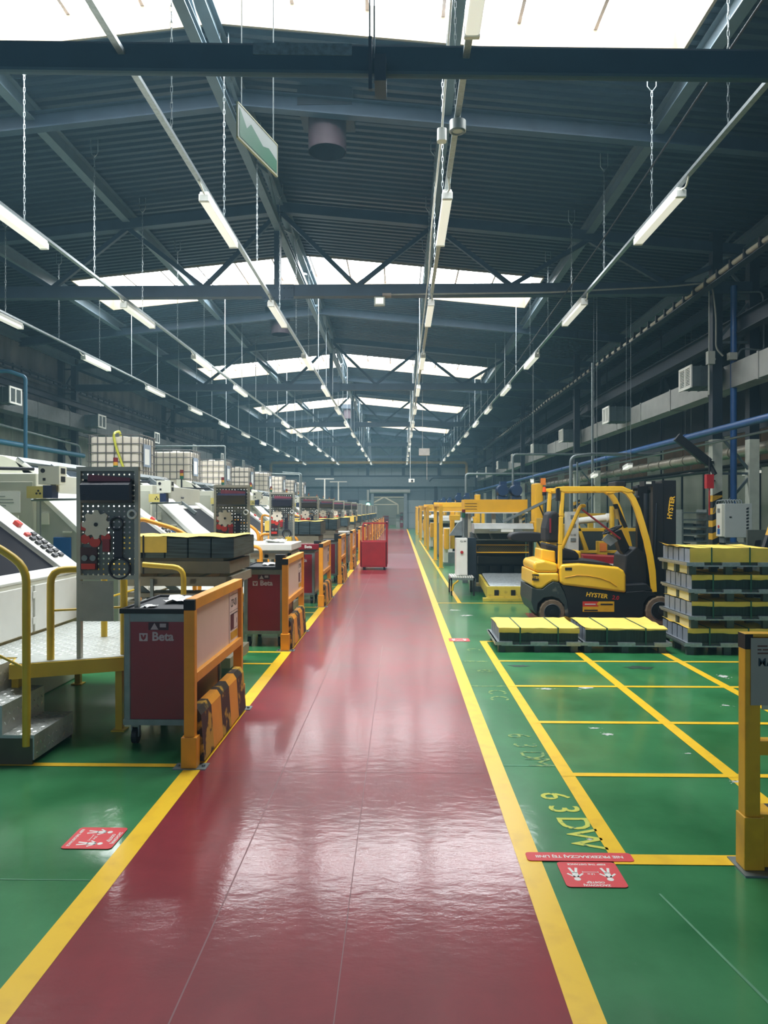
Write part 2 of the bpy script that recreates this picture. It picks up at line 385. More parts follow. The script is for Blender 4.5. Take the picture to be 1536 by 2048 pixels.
m = MB(); rrect(m, .85, 3.525, (-1, 0, 0), (0, -1, 0), .5, .085, .018, .0035, .0055); m.build('sticker', LEAF, t)
text('NIE PRZEKRACZAJ TEJ LINII', 'lettering', .034, (-1, 0, 0), (0, -1, 0), (.85, 3.525, .006), WHT, t, ext=.0003, bold=.0007)

# ------------------------------------------------------------------ walls
def vwall(name, x, side, zc, mats):
    w = MB(); th = .25 * side; y = -6.
    y = -6.0
    while y < YB:
        y2 = min(y + 6, YB)
        for k, (z0, z1, mi) in enumerate(zc):
            w.box(min(x, x + th), max(x, x + th), y + .012, y2 - .012, z0 + .008, z1 - .008, mi)
        y += 6
    w.box(min(x + th, x + th * 1.3), max(x + th, x + th * 1.3), -6, YB, 0, 8.0, len(mats) - 1)
    return w.build(name, mats)
struct(vwall('wall_left', XL, -1, [(0, 1.6, 0), (1.6, 3.2, 0), (3.2, 4.6, 0), (4.6, 6.1, 1), (6.1, 7.6, 1)], [CONC, CONCD, CARDB]))
wr = MB(); y = -6
while y < YB:
    wr.box(XR, XR + .12, y + .02, y + 1.98, 0, 3.0, 0); wr.box(XR - .05, XR, y - .04, y + .04, 0, 3.0, 1)
    wr.box(XR, XR + .12, y + .02, y + 1.98, 3.05, 4.4, 2 if int(y) % 6 else 0); wr.box(XR, XR + .12, y + .02, y + 1.98, 4.45, 8, 1); y += 2
wr.box(XR + .12, XR + .2, -6, YB, 0, 8, 1)
for z in (3.02, 4.42, 5.6): wr.box(XR - .08, XR, -6, YB, z - .06, z + .06, 1)
struct(wr.build('wall_right', [mat('grey_wall_sheet', '#a5a89d', .7, var=.15, vs=1.5, stretch=(1, 1, .4)), DARKST, BROWN]))
# end wall with its gateway
ew = MB(); WG = mat('end_wall_panel', '#93a0a2', .7, var=.1, vs=1); WG2 = mat('end_wall_panel_dark', '#5d6c72', .7, var=.1, vs=1)
GX0, GX1, GZ = -2.35, .35, 3.0
x = XL
while x < XR:
    x2 = min(x + 1.5, XR)
    for z0, z1, mi in ((0, 1.4, 0), (1.4, 2.55, 0), (2.55, 3.35, 1), (3.35, 4.3, 1), (4.75, 5.4, 0), (5.4, 6.2, 0), (6.2, 7.2, 0), (7.2, 8.3, 1)):
        a, b = x + .012, x2 - .012
        if z0 < GZ and b > GX0 and a < GX1:
            if a < GX0: ew.box(a, GX0, YB, YB + .2, z0 + .01, z1 - .01, mi)
            if b > GX1: ew.box(GX1, b, YB, YB + .2, z0 + .01, z1 - .01, mi)
            if z1 > GZ: ew.box(max(a, GX0), min(b, GX1), YB, YB + .2, max(z0 + .01, GZ), z1 - .01, mi)
        else: ew.box(a, b, YB, YB + .2, z0 + .01, z1 - .01, mi)
    x = x2
ew.box(XL, GX0, YB + .2, YB + .3, 0, 8.3, 2); ew.box(GX1, XR, YB + .2, YB + .3, 0, 8.3, 2); ew.box(GX0, GX1, YB + .2, YB + .3, GZ, 8.3, 2)
ew.box(XL, XR, YB - .4, YB, 3.75, 4.6, 3); ew.box(XL, XR, YB - .25, YB, 4.6, 4.72, 2); ew.box(XL, XR, YB - .3, YB, 5.45, 5.62, 2)
for x in (-9.3, -6.1, -2.9, .3, 3.5, 6.7): ew.box(x - .13, x + .13, YB - .12, YB, 4.7, 7.6, 2)
for x in (-9.3, -6.1, 3.2, 6.7): ew.box(x - .13, x + .13, YB - .12, YB, 0, 3.75, 2)
struct(ew.build('wall_back', [WG, WG2, DARKST, mat('grey_girder', '#6f7d82', .6, var=.08)]))
g = sthing('door_1', 'open roller gate in the end wall', ((GX0 + GX1) / 2, YB - .3, 0))
m = MB(); m.box(GX0 - .25, GX0, YB - .35, YB, 0, 3.2); m.box(GX1, GX1 + .28, YB - .35, YB, 0, 3.2); m.build('door_frame', mat('gate_frame_grey', '#7f8b90', .6), g)
m = MB(); m.cyl((GX0 - .35, YB - .4, 3.33), (GX1 + .55, YB - .4, 3.33), .19, 16); m.build('shutter_roll', CREAM2, g)
m = MB(); m.box(GX0, GX1, YB - .1, YB - .05, 2.85, 3.15); m.build('shutter', DARKST, g)
m = MB(); m.box(GX0 - .62, GX0 - .42, YB - .4, YB - .2, 2.3, 3.45); m.build('drive_housing', CREAM2, g)
# room beyond the gateway
t = thing('strip_lamp', 'added unseen fill panel brightening the room beyond the far gate', 'lamp', (-1, 74, 5.8))
m = MB(); m.box(-5, 3, 72, 75, 5.85, 5.95); m.build('diffuser', glow('annex_fill', '#fff4dc', 5), t)  # glowing panel added out of view to brighten the room beyond
m = MB(); m.box(-8, 6, 81.5, 81.7, 0, 3.0, 0); m.box(-8, 6, 81.3, 81.5, 3.0, 3.9, 1); m.box(-8, 6, 81.5, 81.7, 3.9, 6, 0)
m.box(-8, 6, YB + .3, 81.7, 6, 6.1, 2); m.box(-8.1, -8, YB + .3, 81.7, 0, 6, 0); m.box(6, 6.1, YB + .3, 81.7, 0, 6, 0)
struct(m.build('wall_annex', [WG, WHT, DARKST]), 'room seen through the open gate')
t = thing('portal_frame', 'white gabled steel frame seen through the far gate', 'frame', (-1.6, 74, 0))
m = MB()
for x in (-3.0, -.2): m.box(x - .06, x + .06, 73.9, 74.1, 0, 2.2)
m.build('post', WHT, t)
m = MB(); m.bar((-3.0, 74, 2.2), (-1.6, 74, 2.95), .1, .12); m.bar((-1.6, 74, 2.95), (-.2, 74, 2.2), .1, .12); m.bar((-3.0, 74, 2.2), (-.2, 74, 2.2), .1, .1); m.build('rafter', WHT, t)
for i, (x, w, mt, h, n, lab) in enumerate(((-1.35, .55, REDC, 1.1, 'cabinet', 'red cabinet left of centre beyond the far gate'), (-.2, .35, WHT, 1.25, 'cabinet', 'white cabinet beyond the far gate'), (.15, .3, REDC, 1.4, 'drawer_cabinet', 'red drawer cabinet at the right of the far gateway'))):
    m = MB(); m.box(x - w / 2, x + w / 2, 70, 70.6, 0.06, h, 0)
    for k in range(4): m.box(x - w / 2 + .03, x + w / 2 - .03, 69.97, 70, .12 + k * (h - .15) / 4, .12 + (k + .82) * (h - .15) / 4, 1 if i == 2 and k % 2 else 0)
    m.box(x - w / 2 + .02, x + w / 2 - .02, 70.02, 70.58, 0, .06, 0)
    tag(m.build(n, [mt, WHT]), lab, 'cabinet')
m = MB(); m.cyl((-2.6, 69.5, 0), (-2.6, 69.5, .9), .04, 8); m.bar((-2.6, 69.5, .9), (.4, 69.5, .9), .05, .05); m.cyl((.4, 69.5, 0), (.4, 69.5, .9), .04, 8)
tag(m.build('guard_rail', GREYM), 'thin grey rail across the path beyond the gate', 'rail')
t = thing('signal_light', 'green signal light glowing left of the far gate', 'light', (GX0 - .5, YB - .55, 2.1))
m = MB(); m.box(GX0 - .6, GX0 - .4, YB - .5, YB - .35, 2.0, 2.4); m.build('housing', BLKP, t)
m = MB(); m.cyl((GX0 - .5, YB - .56, 2.13), (GX0 - .5, YB - .5, 2.13), .17, 16); m.build('lens', GLG, t)
for i, x in enumerate((-4.2, 4.55)):
    m = MB(); m.box(x - .5, x + .5, YB - .5, YB - .1, 1.55 + .1 * i, 2.55 + .1 * i, 0); m.box(x - .3, x + .3, YB - .52, YB - .5, 1.9, 2.35, 1)
    for k in range(4): m.box(x - .28, x + .28, YB - .53, YB - .52, 1.95 + .1 * k, 1.98 + .1 * k, 0)
    m.bar((x, YB - .3, 1.55 + .1 * i), (x, YB, 1.4), .1, .1, 0)
    tag(m.build('fan_heater', [DARKST, WHT]), 'dark fan heater with white grille %s of the far gate' % ('left', 'right')[i], 'heater', 'end wall heaters')
m = MB(); m.tube([(-11.5, 65.6, 5.0), (-11.5, 65.6, 5.86), (5.9, 65.6, 5.86), (5.9, 65.6, 4.8)], .13, 10, fil=.3)
tag(m.build('gas_pipe', mat('yellow_pipe', '#c9a030', .5)), 'long yellow pipe running across the end wall', 'pipe')
m = MB(); m.tube([(2.6, 66.045, 4.2), (2.9, 66.045, 4.5), (6.2, 66.045, 4.5)], .05, 8, fil=.1); tag(m.build('conduit', BLKP), 'dark thin conduit under the yellow pipe on the end wall', 'pipe')

# ------------------------------------------------------------------ roof: ribbed deck, rooflights, beams, trusses
dk = MB()
def deck(x0, x1, y0, y1):
    p = .21; n = max(1, round((y1 - y0) / p)); p = (y1 - y0) / n; prof = []
    for k in range(n):
        a = y0 + k * p; prof += [(a, 0), (a + p * .42, 0), (a + p * .52, .055), (a + p * .9, .055)]
    prof.append((y1, 0)); v = []
    for yy, dz in prof: v += [(x0, yy, roof(x0) + dz), (x1, yy, roof(x1) + dz)]
    dk.add(v, [(2 * i, 2 * i + 1, 2 * i + 3, 2 * i + 2) for i in range(len(prof) - 1)])
    T = .2
    dk.add([(x0, y0, roof(x0) + T), (x1, y0, roof(x1) + T), (x1, y1, roof(x1) + T), (x0, y1, roof(x0) + T)], [(0, 1, 2, 3)])
ya = -6
for s0, s1 in SKY:
    for a, b in ((SX0, RX), (RX, SX1)): deck(a, b, ya, s0)
    ya = s1
for a, b in ((SX0, RX), (RX, SX1)): deck(a, b, ya, YB + .2)
deck(XL - .3, SX0, -6, YB + .2); deck(SX1, XR + .2, -6, YB + .2)
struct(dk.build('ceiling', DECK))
for k, (s0, s1) in enumerate(SKY):
    wn = sthing('window_%d' % (k + 1), 'translucent rooflight band, %s' % ORD[k], (RX, (s0 + s1) / 2, roof(RX)))
    h = .4; cb = MB()
    for a, b in ((SX0, RX), (RX, SX1)):
        for yy, s in ((s0, -1), (s1, 1)):
            y2 = yy + .04 * s
            cb.add([(a, yy, roof(a) - .02), (b, yy, roof(b) - .02), (b, yy, roof(b) + h), (a, yy, roof(a) + h), (a, y2, roof(a) - .02), (b, y2, roof(b) - .02), (b, y2, roof(b) + h), (a, y2, roof(a) + h)],
                   [(0, 1, 2, 3) if s < 0 else (3, 2, 1, 0), (4, 5, 6, 7), (0, 4, 5, 1), (3, 7, 6, 2)])
    for xx in (SX0, SX1): cb.box(xx - .02, xx + .02, s0, s1, roof(xx) - .02, roof(xx) + h)
    cb.build('curb', mat('curb_cream', '#8a7d66', .7, var=.03), wn)
    gl = MB()
    for a, b in ((SX0, RX), (RX, SX1)):
        gl.add([(a, s0, roof(a) + h), (b, s0, roof(b) + h), (b, s1, roof(b) + h), (a, s1, roof(a) + h)], [(0, 1, 2, 3)])
    gl.build('pane', DAY, wn)
    mu = MB(); x = SX0 + 1.02
    while x < SX1 - .2:
        mu.bar((x, s0, roof(x) + h - .04), (x, s1, roof(x) + h - .04), .05, .06); x += 1.02
    mu.build('glazing_bar', mat('glazing_bar', '#c9b8b4', .6, var=0), wn)

RS = 'roof steel between the rooflights'
# longitudinal purlin beams
PX = [-12.1, -8.9, -5.7, -2.5, .7, 3.9, 7.1]
PN = ['over the left wall columns', 'second from the left wall', 'third from the left wall', 'under the ridge', 'first right of the ridge', 'second right of the ridge', 'over the right column line']
def ibeam(m, p, q, h, w, mi=0, t=.02):
    p = Vector(p); q = Vector(q); z = Vector((0, 0, 1))
    m.bar(p - z * (h / 2 - t / 2), q - z * (h / 2 - t / 2), w, t, mi); m.bar(p + z * (h / 2 - t / 2), q + z * (h / 2 - t / 2), w, t, mi); m.bar(p, q, t, h - t, mi)
for x, nm in zip(PX, PN):
    m = MB(); zt = roof(x) - .02
    ibeam(m, (x, -6, zt - .14), (x, YB, zt - .14), .28, .16)
    if x == -2.5:
        ibeam(m, (x - .02, 3.4, zt - .75), (x - .02, YB, zt - .75), .14, .14)
        y = 3.4
        while y < YB - 2: m.bar((x, y, zt - .7), (x, y + 1.5, zt - .25), .05, .05); m.bar((x, y + 1.5, zt - .25), (x, y + 3, zt - .7), .05, .05); y += 3
    o = m.build('roof_purlin', BEAML); tag(o, 'long grey roof purlin running down the hall, %s' % nm, 'beam', 'roof purlins'); 
# intermediate rafters after each rooflight
for k in range(5):
    y = 11.3 + 12 * k; m = MB()
    for a, b in ((-12.1, RX), (RX, 7.1)): ibeam(m, (a, y, roof(a) - .45 + .12), (b, y, roof(b) - .45 + .12), .26, .16)
    tag(m.build('roof_rafter', BEAM), 'cross rafter just beyond a rooflight, %s' % ORD[k], 'beam', 'cross rafters')
# trusses
ZC = 6.2
def truss(y, k):
    t = thing('roof_truss', 'steel roof truss with W bracing spanning the hall, %s' % (ORD[k - 1] + ' in view' if k else 'above the camera'), 'truss', (RX, y, ZC), 'roof trusses')
    m = MB(); m.bar((CL, y, ZC), (CR + .7, y, ZC), .2, .24); m.build('bottom_chord', BEAM, t)
    m = MB()
    for a, b in ((CL, RX), (RX, CR + .7)): m.bar((a, y, roof(a) - .33), (b, y, roof(b) - .33), .18, .2)
    m.build('top_chord', BEAM, t)
    bot = [-10.5, -7.3, -4.1, -.9, 2.3, 5.5]; top = [-12.1, -8.9, -5.7, -2.5, .7, 3.9, 7.1]
    for i, b in enumerate(bot):
        for a in (top[i], top[i + 1]):
            mm = MB(); mm.bar((b, y, ZC + .1), (a, y, roof(a) - .4), .08, .09); mm.build('web_member', BEAM, t)
    mm = MB(); mm.bar((RX - .05, y, ZC), (RX - .05, y, roof(RX) - .3), .12, .22); mm.build('king_post', BEAM, t)
    mm = MB(); mm.box(RX - .35, RX + .3, y - .13, y - .11, ZC - .2, ZC + .12)
    for bx in (-.3, -.2, -.1, .1, .2, .26):
        for bz in (-.15, .05): mm.cyl((RX + bx, y - .15, ZC + bz), (RX + bx, y - .12, ZC + bz), .015, 6)
    mm.build('gusset_plate', BEAM, t)
    return t
for k, y in enumerate(TR): truss(y, k)
# near cross beam with hanger and worn plate
t = thing('cross_beam', 'dark heavy cross beam near the camera, hung below the rooflight', 'beam', (0, 6.5, 5.47))
m = MB(); m.bar((-7, 6.25, 5.6), (6.2, 6.79, 5.6), .09, .27); m.build('girder', mat('near_beam_paint', '#23495c', .6, var=.12, vs=2), t, bevel=.03)
m = MB(); m.bar((-1.28, 6.43, 5.67), (-.42, 6.466, 5.67), .012, .1); m.build('name_plate', mat('worn_plate', '#5c7480', .6, var=.3, vs=20), t)
for dx in (-.02, .02):
    m = MB(); m.cyl((-.245 + dx, 6.47, 5.6), (-.245 + dx, 6.47, roof(-.2) + (.4 if False else 0)), .008, 6); m.build('hanger_rod', BEAML, t)
m = MB(); m.box(-.27, -.24, 6.33, 6.37, 5.25, 5.7); m.box(-.22, -.12, 6.33, 6.62, 5.32, 5.55); m.build('bracket', BEAM, t)

# roof fans / vent ducts
def vent(x, y, r, label):
    t = thing('roof_vent', label, 'vent', (x, y, 7.25), 'roof vents')
    z1 = roof(x)
    m = MB(); m.cyl((x, y, 7.31), (x, y, z1 - .15), r, 24, caps=False); m.cyl((x, y, 7.31), (x, y, z1 - .15), r - .015, 24, 1, caps=False); m.add([(x, y, z1 - .2)] + [(x + (r) * math.cos(a * .2618), y + r * math.sin(a * .2618), z1 - .2) for a in range(24)], [(0, i + 1, (i + 1) % 24 + 1) for i in range(24)], 1)
    m.build('duct', [mat('rusty_duct', '#3d3036', .7, var=.25, vs=3), CARDB], t)
    m = MB(); m.box(x - r * 1.4, x + r * 1.4, y - r * 1.4, y + r * 1.4, z1 - .3, z1 - .02); m.build('collar', DARKST, t)
vent(-1.15, 11.7, .3, 'rusty round roof vent hanging near the ridge, nearest'); vent(-3.85, 23.8, .3, 'round dark roof vent left of the ridge, further down the hall')
vent(-3.2, 46, .3, 'far small reddish roof vent near the ridge')

# columns
def column(y, side, k):
    if side < 0:
        xs = (CL - .05, CL - .55); lab = 'dark steel lattice column on the left wall, %s' % ORD[k]
    else:
        xs = (CR, CR + .75); lab = 'two-legged steel lattice column on the right, %s' % ORD[k]
    t = thing('hall_column', lab, 'column', ((xs[0] + xs[1]) / 2, y, 0), ('left' if side < 0 else 'right') + ' hall columns')
    for j, x in enumerate(xs):
        m = MB(); w = .1
        m.box(x - w, x + w, y - .1, y + .1, 3.1, 7.3 if side < 0 else 7.35, 0); 
        m.box(x - w, x + w, y - .1, y + .1, 1.95, 3.1, 1 if side > 0 else 0)
        z = 0
        if side > 0 and j == 0:
            while z < 1.95:
                z2 = min(z + .13, 1.95); mi = 2 + (int(z / .13 + .5) % 2)
                x0, x1, y0, y1 = x - w, x + w, y - .1, y + .1; s = .1
                za, zb = z, z2
                m.add([(x0, y0, za), (x1, y0, za + s), (x1, y0, zb + s), (x0, y0, zb), (x1, y1, za + s), (x1, y1, zb + s), (x0, y1, za), (x0, y1, zb)], [(0, 1, 2, 3), (1, 4, 5, 2), (6, 0, 3, 7)], mi)
                z = z2
        else: m.box(x - w, x + w, y - .1, y + .1, 0, 1.95, 1 if side > 0 else 0)
        m.build('leg', [DARKST, mat('column_pale_paint', '#b9bdb0', .6), YEL, BLK], t)
    m = MB(); z = .6; s = 0
    while z < 7:
        if side > 0 and 3.6 < z + .45 < 5: z += .9; s = 1 - s; continue
        a, b = (xs[0], xs[1]) if s else (xs[1], xs[0]); m.bar((a, y, z), (b, y, z + .9), .05, .05); m.bar((a, y, z), (b, y, z), .05, .05); z += .9; s = 1 - s
    m.build('lacing', DARKST if side < 0 else mat('lacing_grey', '#59666a', .6), t)
for k, y in enumerate(TR): 
    if k: column(y, -1, k - 1); column(y, 1, k - 1)
# left wall lattice girders, cable rails
m = MB(); m.box(-12.2, -12.1, -4, YB - .5, 6.16, 6.22); m.box(-12.2, -12.1, -4, YB - .5, 6.02, 6.06); y = -4
while y < YB - 1: m.box(-12.17, -12.13, y, y + .05, 6.06, 6.26); y += .55
tag(m.build('cable_rail', DARKST), 'thin dark cable rail high along the left wall', 'rail')
m = MB(); ibeam(m, (-12.0, -4, 5.55), (-12.0, YB - .5, 5.55), .22, .16); tag(m.build('crane_rail', DARKST), 'dark runway beam along the left wall above the duct', 'beam')
m = MB(); ibeam(m, (6.9, -4, 5.4), (6.9, YB - .5, 5.4), .34, .2); tag(m.build('crane_rail', DARKST), 'dark runway beam along the right columns', 'beam')
m = MB(); ibeam(m, (9.2, -4, 6.4), (9.2, YB - .5, 6.4), .3, .2); y = -4
while y < YB - 4: m.bar((9.2, y, 6.3), (9.2, y + 1, 5.4), .06, .06); m.bar((9.2, y + 1, 5.4), (9.2, y + 2, 6.3), .06, .06); y += 2
ibeam(m, (9.2, -4, 5.3), (9.2, YB - .5, 5.3), .2, .16); tag(m.build('lattice_girder', DARKST), 'dark lattice girder high in the side bay beyond the right columns', 'beam')
# side-bay purlins on the right
for i, x in enumerate((8.2, 9.8)):
    m = MB(); ibeam(m, (x, -6, roof(x) - .3), (x, YB, roof(x) - .3), .3, .16); tag(m.build('roof_purlin', BEAM), 'roof purlin over the right side bay, %s the wall' % ('away from', 'next to')[i], 'beam', 'roof purlins')
# ------------------------------------------------------------------ rows of strip lamps on chains
ROWS = [(-8.0, 'row nearest the left wall'), (-5.2, 'second row from the left wall'), (-2.42, 'row under the ridge'), (.58, 'row right of the ridge'), (3.42, 'rightmost row')]
ZL = 1.65 + 3.9
lamp0 = None
def mk_lamp(x, y):
    t = thing('strip_lamp', '', 'lamp', (x, y, ZL - .1))
    m = MB(); m.box(x - .055, x + .055, y, y + 1.62, ZL - .03, ZL + .035); m.build('housing', WHT, t, bevel=.01)
    m = MB(); m.rbox(x - .06, x + .06, y + .03, y + 1.59, ZL - .09, ZL - .03, .025); m.build('diffuser', SKYW, t, bevel=.012)
    m = MB(); m.box(x - .064, x + .064, y - .02, y + .03, ZL - .095, ZL + .0); m.build('end_cap', WHT, t, bevel=.01); m = MB(); m.box(x - .064, x + .064, y + 1.59, y + 1.64, ZL - .095, ZL); m.build('end_cap', WHT, t, bevel=.01)
    m = MB(); m.tube([(x, y + .05, ZL + .02), (x + .02, y - .1, ZL - .02), (x, y - .25, ZL + .06)], .012, 6, fil=.06); m.build('cable', WHT, t)
    return t
chain_me = None
for ri, (x, rn) in enumerate(ROWS):
    t = thing('lighting_rail', 'thin galvanised lighting rail hung on chains, %s' % rn, 'rail', (x, 4, ZL + .07), 'lighting rails')
    m = MB(); m.box(x - .03, x + .03, -2, 64.5, ZL + .06, ZL + .1); m.build('trunking', GALV, t)
    y = 3.1; n = 0
    while y < 64:
        m = MB(); z0 = ZL + .1; z1 = roof(x) - .05; zz = z0; L = .085 if y < 20 else .3
        if y < 20:
            i = 0
            while zz < z1 - .3:
                w = .011; 
                if i % 2: m.bar((x - w, y, zz), (x - w, y, zz + L * .8), .005, .005); m.bar((x + w, y, zz), (x + w, y, zz + L * .8), .005, .005)
                else: m.bar((x, y - w, zz), (x, y - w, zz + L * .8), .005, .005); m.bar((x, y + w, zz), (x, y + w, zz + L * .8), .005, .005)
                m.bar((x, y, zz + L * .65), (x, y, zz + L * 1.05), .012, .012); zz += L; i += 1
            m.tube([(x - .06, y, z1), (x - .06, y, z1 - .22), (x, y, z1 - .3), (x + .06, y, z1 - .22), (x + .06, y, z1)], .008, 6)
        else: m.cyl((x, y, z0), (x, y, z1), .012, 6)
        m.build('chain', GALV, t); y += 2.35 if y < 30 else 2.6; n += 1
    for k in range(13):
        if k == 0 and ri != 3: continue
        y = 9.1 - 4.72 + 4.72 * k
        lab = 'white fluorescent strip lamp in the %s, %s' % (rn, ORD[k])
        if lamp0 is None: lamp0 = mk_lamp(x, y); lamp0['label'] = lab; lamp0['group'] = 'fluorescent strip lamps'; lx, ly = x, y
        else: dup(lamp0, (x - lx, y - ly, 0), lab, 'fluorescent strip lamps')
# ring detector and cables on the row right of the ridge
t = thing('smoke_detector', 'round pale detector can hanging on the row right of the ridge', 'detector', (.585, 7.55, 5.48))
m = MB(); m.cyl((.585, 7.55, 5.5), (.585, 7.55, 5.6), .085, 24); m.build('body', mat('aluminium_can', '#b9bdb9', .35, .6), t)
m = MB(); m.ring((.585, 7.55, 5.5), 'z', .065, .012); m.build('rim', GREYM, t)
m = MB(); m.cyl((.585, 7.55, 5.6), (.585, 7.55, 5.63), .015, 8); m.build('stem', WHT, t)
m = MB(); m.tube([(.52, 4, 6.2), (.5, 6.3, 6.9), (.45, 8, 5.72), (.45, 10.5, 5.7), (.5, 13, 5.75), (.5, 30, 5.7), (.5, 64, 5.7)], .012, 6); tag(m.build('cable', WHT), 'loose white cable running beside the lamp row right of the ridge', 'cable')
m = MB(); m.rbox(.4, .5, 7.95, 8.05, 5.62, 5.75, .03); tag(m.build('junction_box', WHT), 'small white junction box beside the round detector', 'box')
m = MB(); m.tube([(3.0, 2, 6.3), (3.25, 6, 6.25), (3.3, 12, 6.05), (3.35, 22, 5.85), (3.35, 60, 5.8)], .014, 6); tag(m.build('cable', BLKP), 'black cable slung beside the rightmost lamp row', 'cable')
# hanging exit sign
t = thing('hanging_sign', 'green and white hanging sign seen edge-on near the ridge', 'sign', (-1.39, 7.2, 5.1))
a = Vector((-1.5, 6.8, 0)); b = Vector((-1.27, 7.62, 0)); d = (b - a).normalized(); nn = Vector((d.y, -d.x, 0))
def sp(u, z, o=.0): return a + (b - a) * u + nn * o + Vector((0, 0, z))
m = MB(); m.bar(sp(0, 5.25), sp(1, 5.25), .015, .31, 0, up=(0, 0, 1)); m.build('plate', mat('sign_white_shaded', '#8f9692', .5, var=.03), t)  # white plate coloured grey, its backlit shade put into the colour
m = MB(); m.add([sp(.03, 5.11, .011), sp(.97, 5.11, .011), sp(.97, 5.24, .011), sp(.75, 5.28, .011), sp(.6, 5.24, .011), sp(.3, 5.33, .011), sp(.2, 5.25, .011), sp(.03, 5.38, .011)], [tuple(range(8))]); m.build('pictogram', GREEN, t)
m = MB(); m.bar(sp(0, 5.09), sp(1, 5.09), .022, .014); m.bar(sp(0, 5.41), sp(1, 5.41), .022, .014); m.bar(sp(0, 5.09), sp(0, 5.41), .014, .022); m.bar(sp(1, 5.09), sp(1, 5.41), .014, .022); m.build('rim', mat('sign_rim', '#9a9a78', .5), t)
m = MB(); m.cyl(sp(.1, 5.41), sp(.1, 8.0), .005, 6); m.cyl(sp(.9, 5.41), sp(.9, 8.0), .005, 6); m.build('wire', GREYM, t)
# floodlight and box on the second truss
t = thing('floodlight', 'small square floodlight under the nearest visible truss', 'lamp', (-.42, 15.25, 5.82))
m = MB(); m.box(-.53, -.31, 15.15, 15.25, 5.84, 6.02); m.build('housing', CREAM2, t, bevel=.01)
m = MB(); m.box(-.5, -.34, 15.14, 15.15, 5.87, 5.99); m.build('lens', SKYW, t)
m = MB(); m.tube([(-.42, 15.3, 6.02), (-.42, 15.35, 6.1)], .015, 6); m.build('bracket', GREYM, t)
m = MB(); m.box(-.36, -.18, 15.12, 15.28, 6.03, 6.08); tag(m.build('junction_box', mat('tan_box', '#8a7f74', .6)), 'small tan box under the truss beside the square floodlight', 'box')
m = MB(); m.box(.72, 1.12, 28, 28.25, 3.72, 3.98, 0); m.cyl((.85, 28.1, 3.98), (.85, 28.1, 7.9), .008, 6, 0); m.cyl((1.02, 28.1, 2.8), (1.02, 28.1, 3.72), .01, 6, 0)
tag(m.build('hanging_box', mat('offwhite_box', '#cfc9c3', .6)), 'off-white box hung on a thin rod far down the hall', 'box')
m = MB(); m.box(.42, .7, 36, 36.25, 3.0, 3.17, 0); m.cyl((.5, 36.1, 3.17), (.5, 36.1, 7.9), .01, 6, 0); m.box(.54, .64, 35.98, 36, 3.03, 3.12, 1)
tag(m.build('camera_unit', [WHT, BLK]), 'white camera unit hung on a rod below the off-white box', 'camera')

# ------------------------------------------------------------------ ducts with grille boxes
def duct(x0, x1, z0, z1, label):
    m = MB(); y = -4
    while y < 64: m.box(x0, x1, y + .01, y + 2.2, z0, z1); m.box(x0 - .015, x1 + .015, y + 2.2, y + 2.26, z0 - .02, z1 + .02); y += 2.26
    tag(m.build('air_duct', DUCT if x0 > 0 else mat('dull_duct_metal', '#5f6463', .55, .3, var=.15)), label, 'duct')
duct(6.72, 7.1, 4.13, 4.62, 'long grey sheet metal air duct along the right side'); duct(-11.9, -11.4, 4.55, 5.05, 'grey sheet metal air duct along the left wall')
def grille(x0, x1, y, zc, side, lab, grp):
    t = thing('grille_box', lab, 'vent', ((x0 + x1) / 2, y + .32, zc - .22), grp)
    m = MB(); m.box(x0, x1, y, y + .66, zc - .21, zc + .21); 
    for f in (.3, .62): a = x0 + (x1 - x0) * f; m.box(a - .012, a + .012, y - .012, y + .67, zc - .225, zc + .225)
    m.build('plenum', mat('plenum_sheet', '#4f5c5e', .5, .3), t)
    xf = x0 if side < 0 else x1; s = side
    m = MB()
    for (ya, yb, za, zb) in ((y - .01, y + .05, -.24, .24), (y + .61, y + .67, -.24, .24), (y + .3, y + .35, -.2, .2)): m.box(min(xf, xf + .03 * s), max(xf, xf + .03 * s), ya, yb, zc + za, zc + zb)
    for za in (-.24, .19): m.box(min(xf, xf + .03 * s), max(xf, xf + .03 * s), y, y + .66, zc + za, zc + za + .05)
    fr = m.build('frame', WHT, t)
    m = MB()
    for k in range(11): z = zc - .18 + .034 * k; m.box(min(xf + .005 * s, xf + .02 * s), max(xf + .005 * s, xf + .02 * s), y + .05, y + .61, z, z + .013)
    m.build('louvres', GREYM if side > 0 else WHT, fr)
    return t
g0 = grille(6.1, 6.72, 15.6, 4.45, -1, 'white-framed air grille box on the right duct, nearest', 'right duct grilles')
for k in range(1, 8): dup(g0, (0, 6.1 * k, 0), 'white-framed air grille box on the right duct, %s' % ORD[k])
g0 = grille(-11.4, -10.9, 20.4, 4.88, 1, 'white-framed air grille box on the left duct, nearest', 'left duct grilles')
for k in range(1, 7): dup(g0, (0, 6.1 * k, 0), 'white-framed air grille box on the left duct, %s' % ORD[k])

# ------------------------------------------------------------------ pipes
m = MB(); m.tube([(6.15, 2, 3.2), (6.15, 64, 3.2)], .07, 12); y = 4
while y < 60: m.cyl((6.15, y, 3.2), (6.15, y + .08, 3.2), .085, 12); y += 6
tag(m.build('blue_pipe', BLUE), 'large blue pipe running the length of the right side', 'pipe')
m = MB(); m.tube([(6.35, 4, 3.02), (6.35, 60, 3.02)], .025, 8); tag(m.build('conduit', GREYM), 'thin grey conduit just under the blue pipe on the right', 'pipe')
m = MB(); m.tube([(6.78, 15.2, .1), (6.78, 15.2, 6.2)], .065, 12); tag(m.build('blue_pipe', BLUE), 'vertical blue pipe beside the nearest right column', 'pipe')
m = MB(); m.tube([(-11.7, 0, 3.65), (-11.7, 27.1, 3.65)], .085, 12); tag(m.build('blue_pipe', BLUET), 'large teal blue pipe running along the left wall', 'pipe')
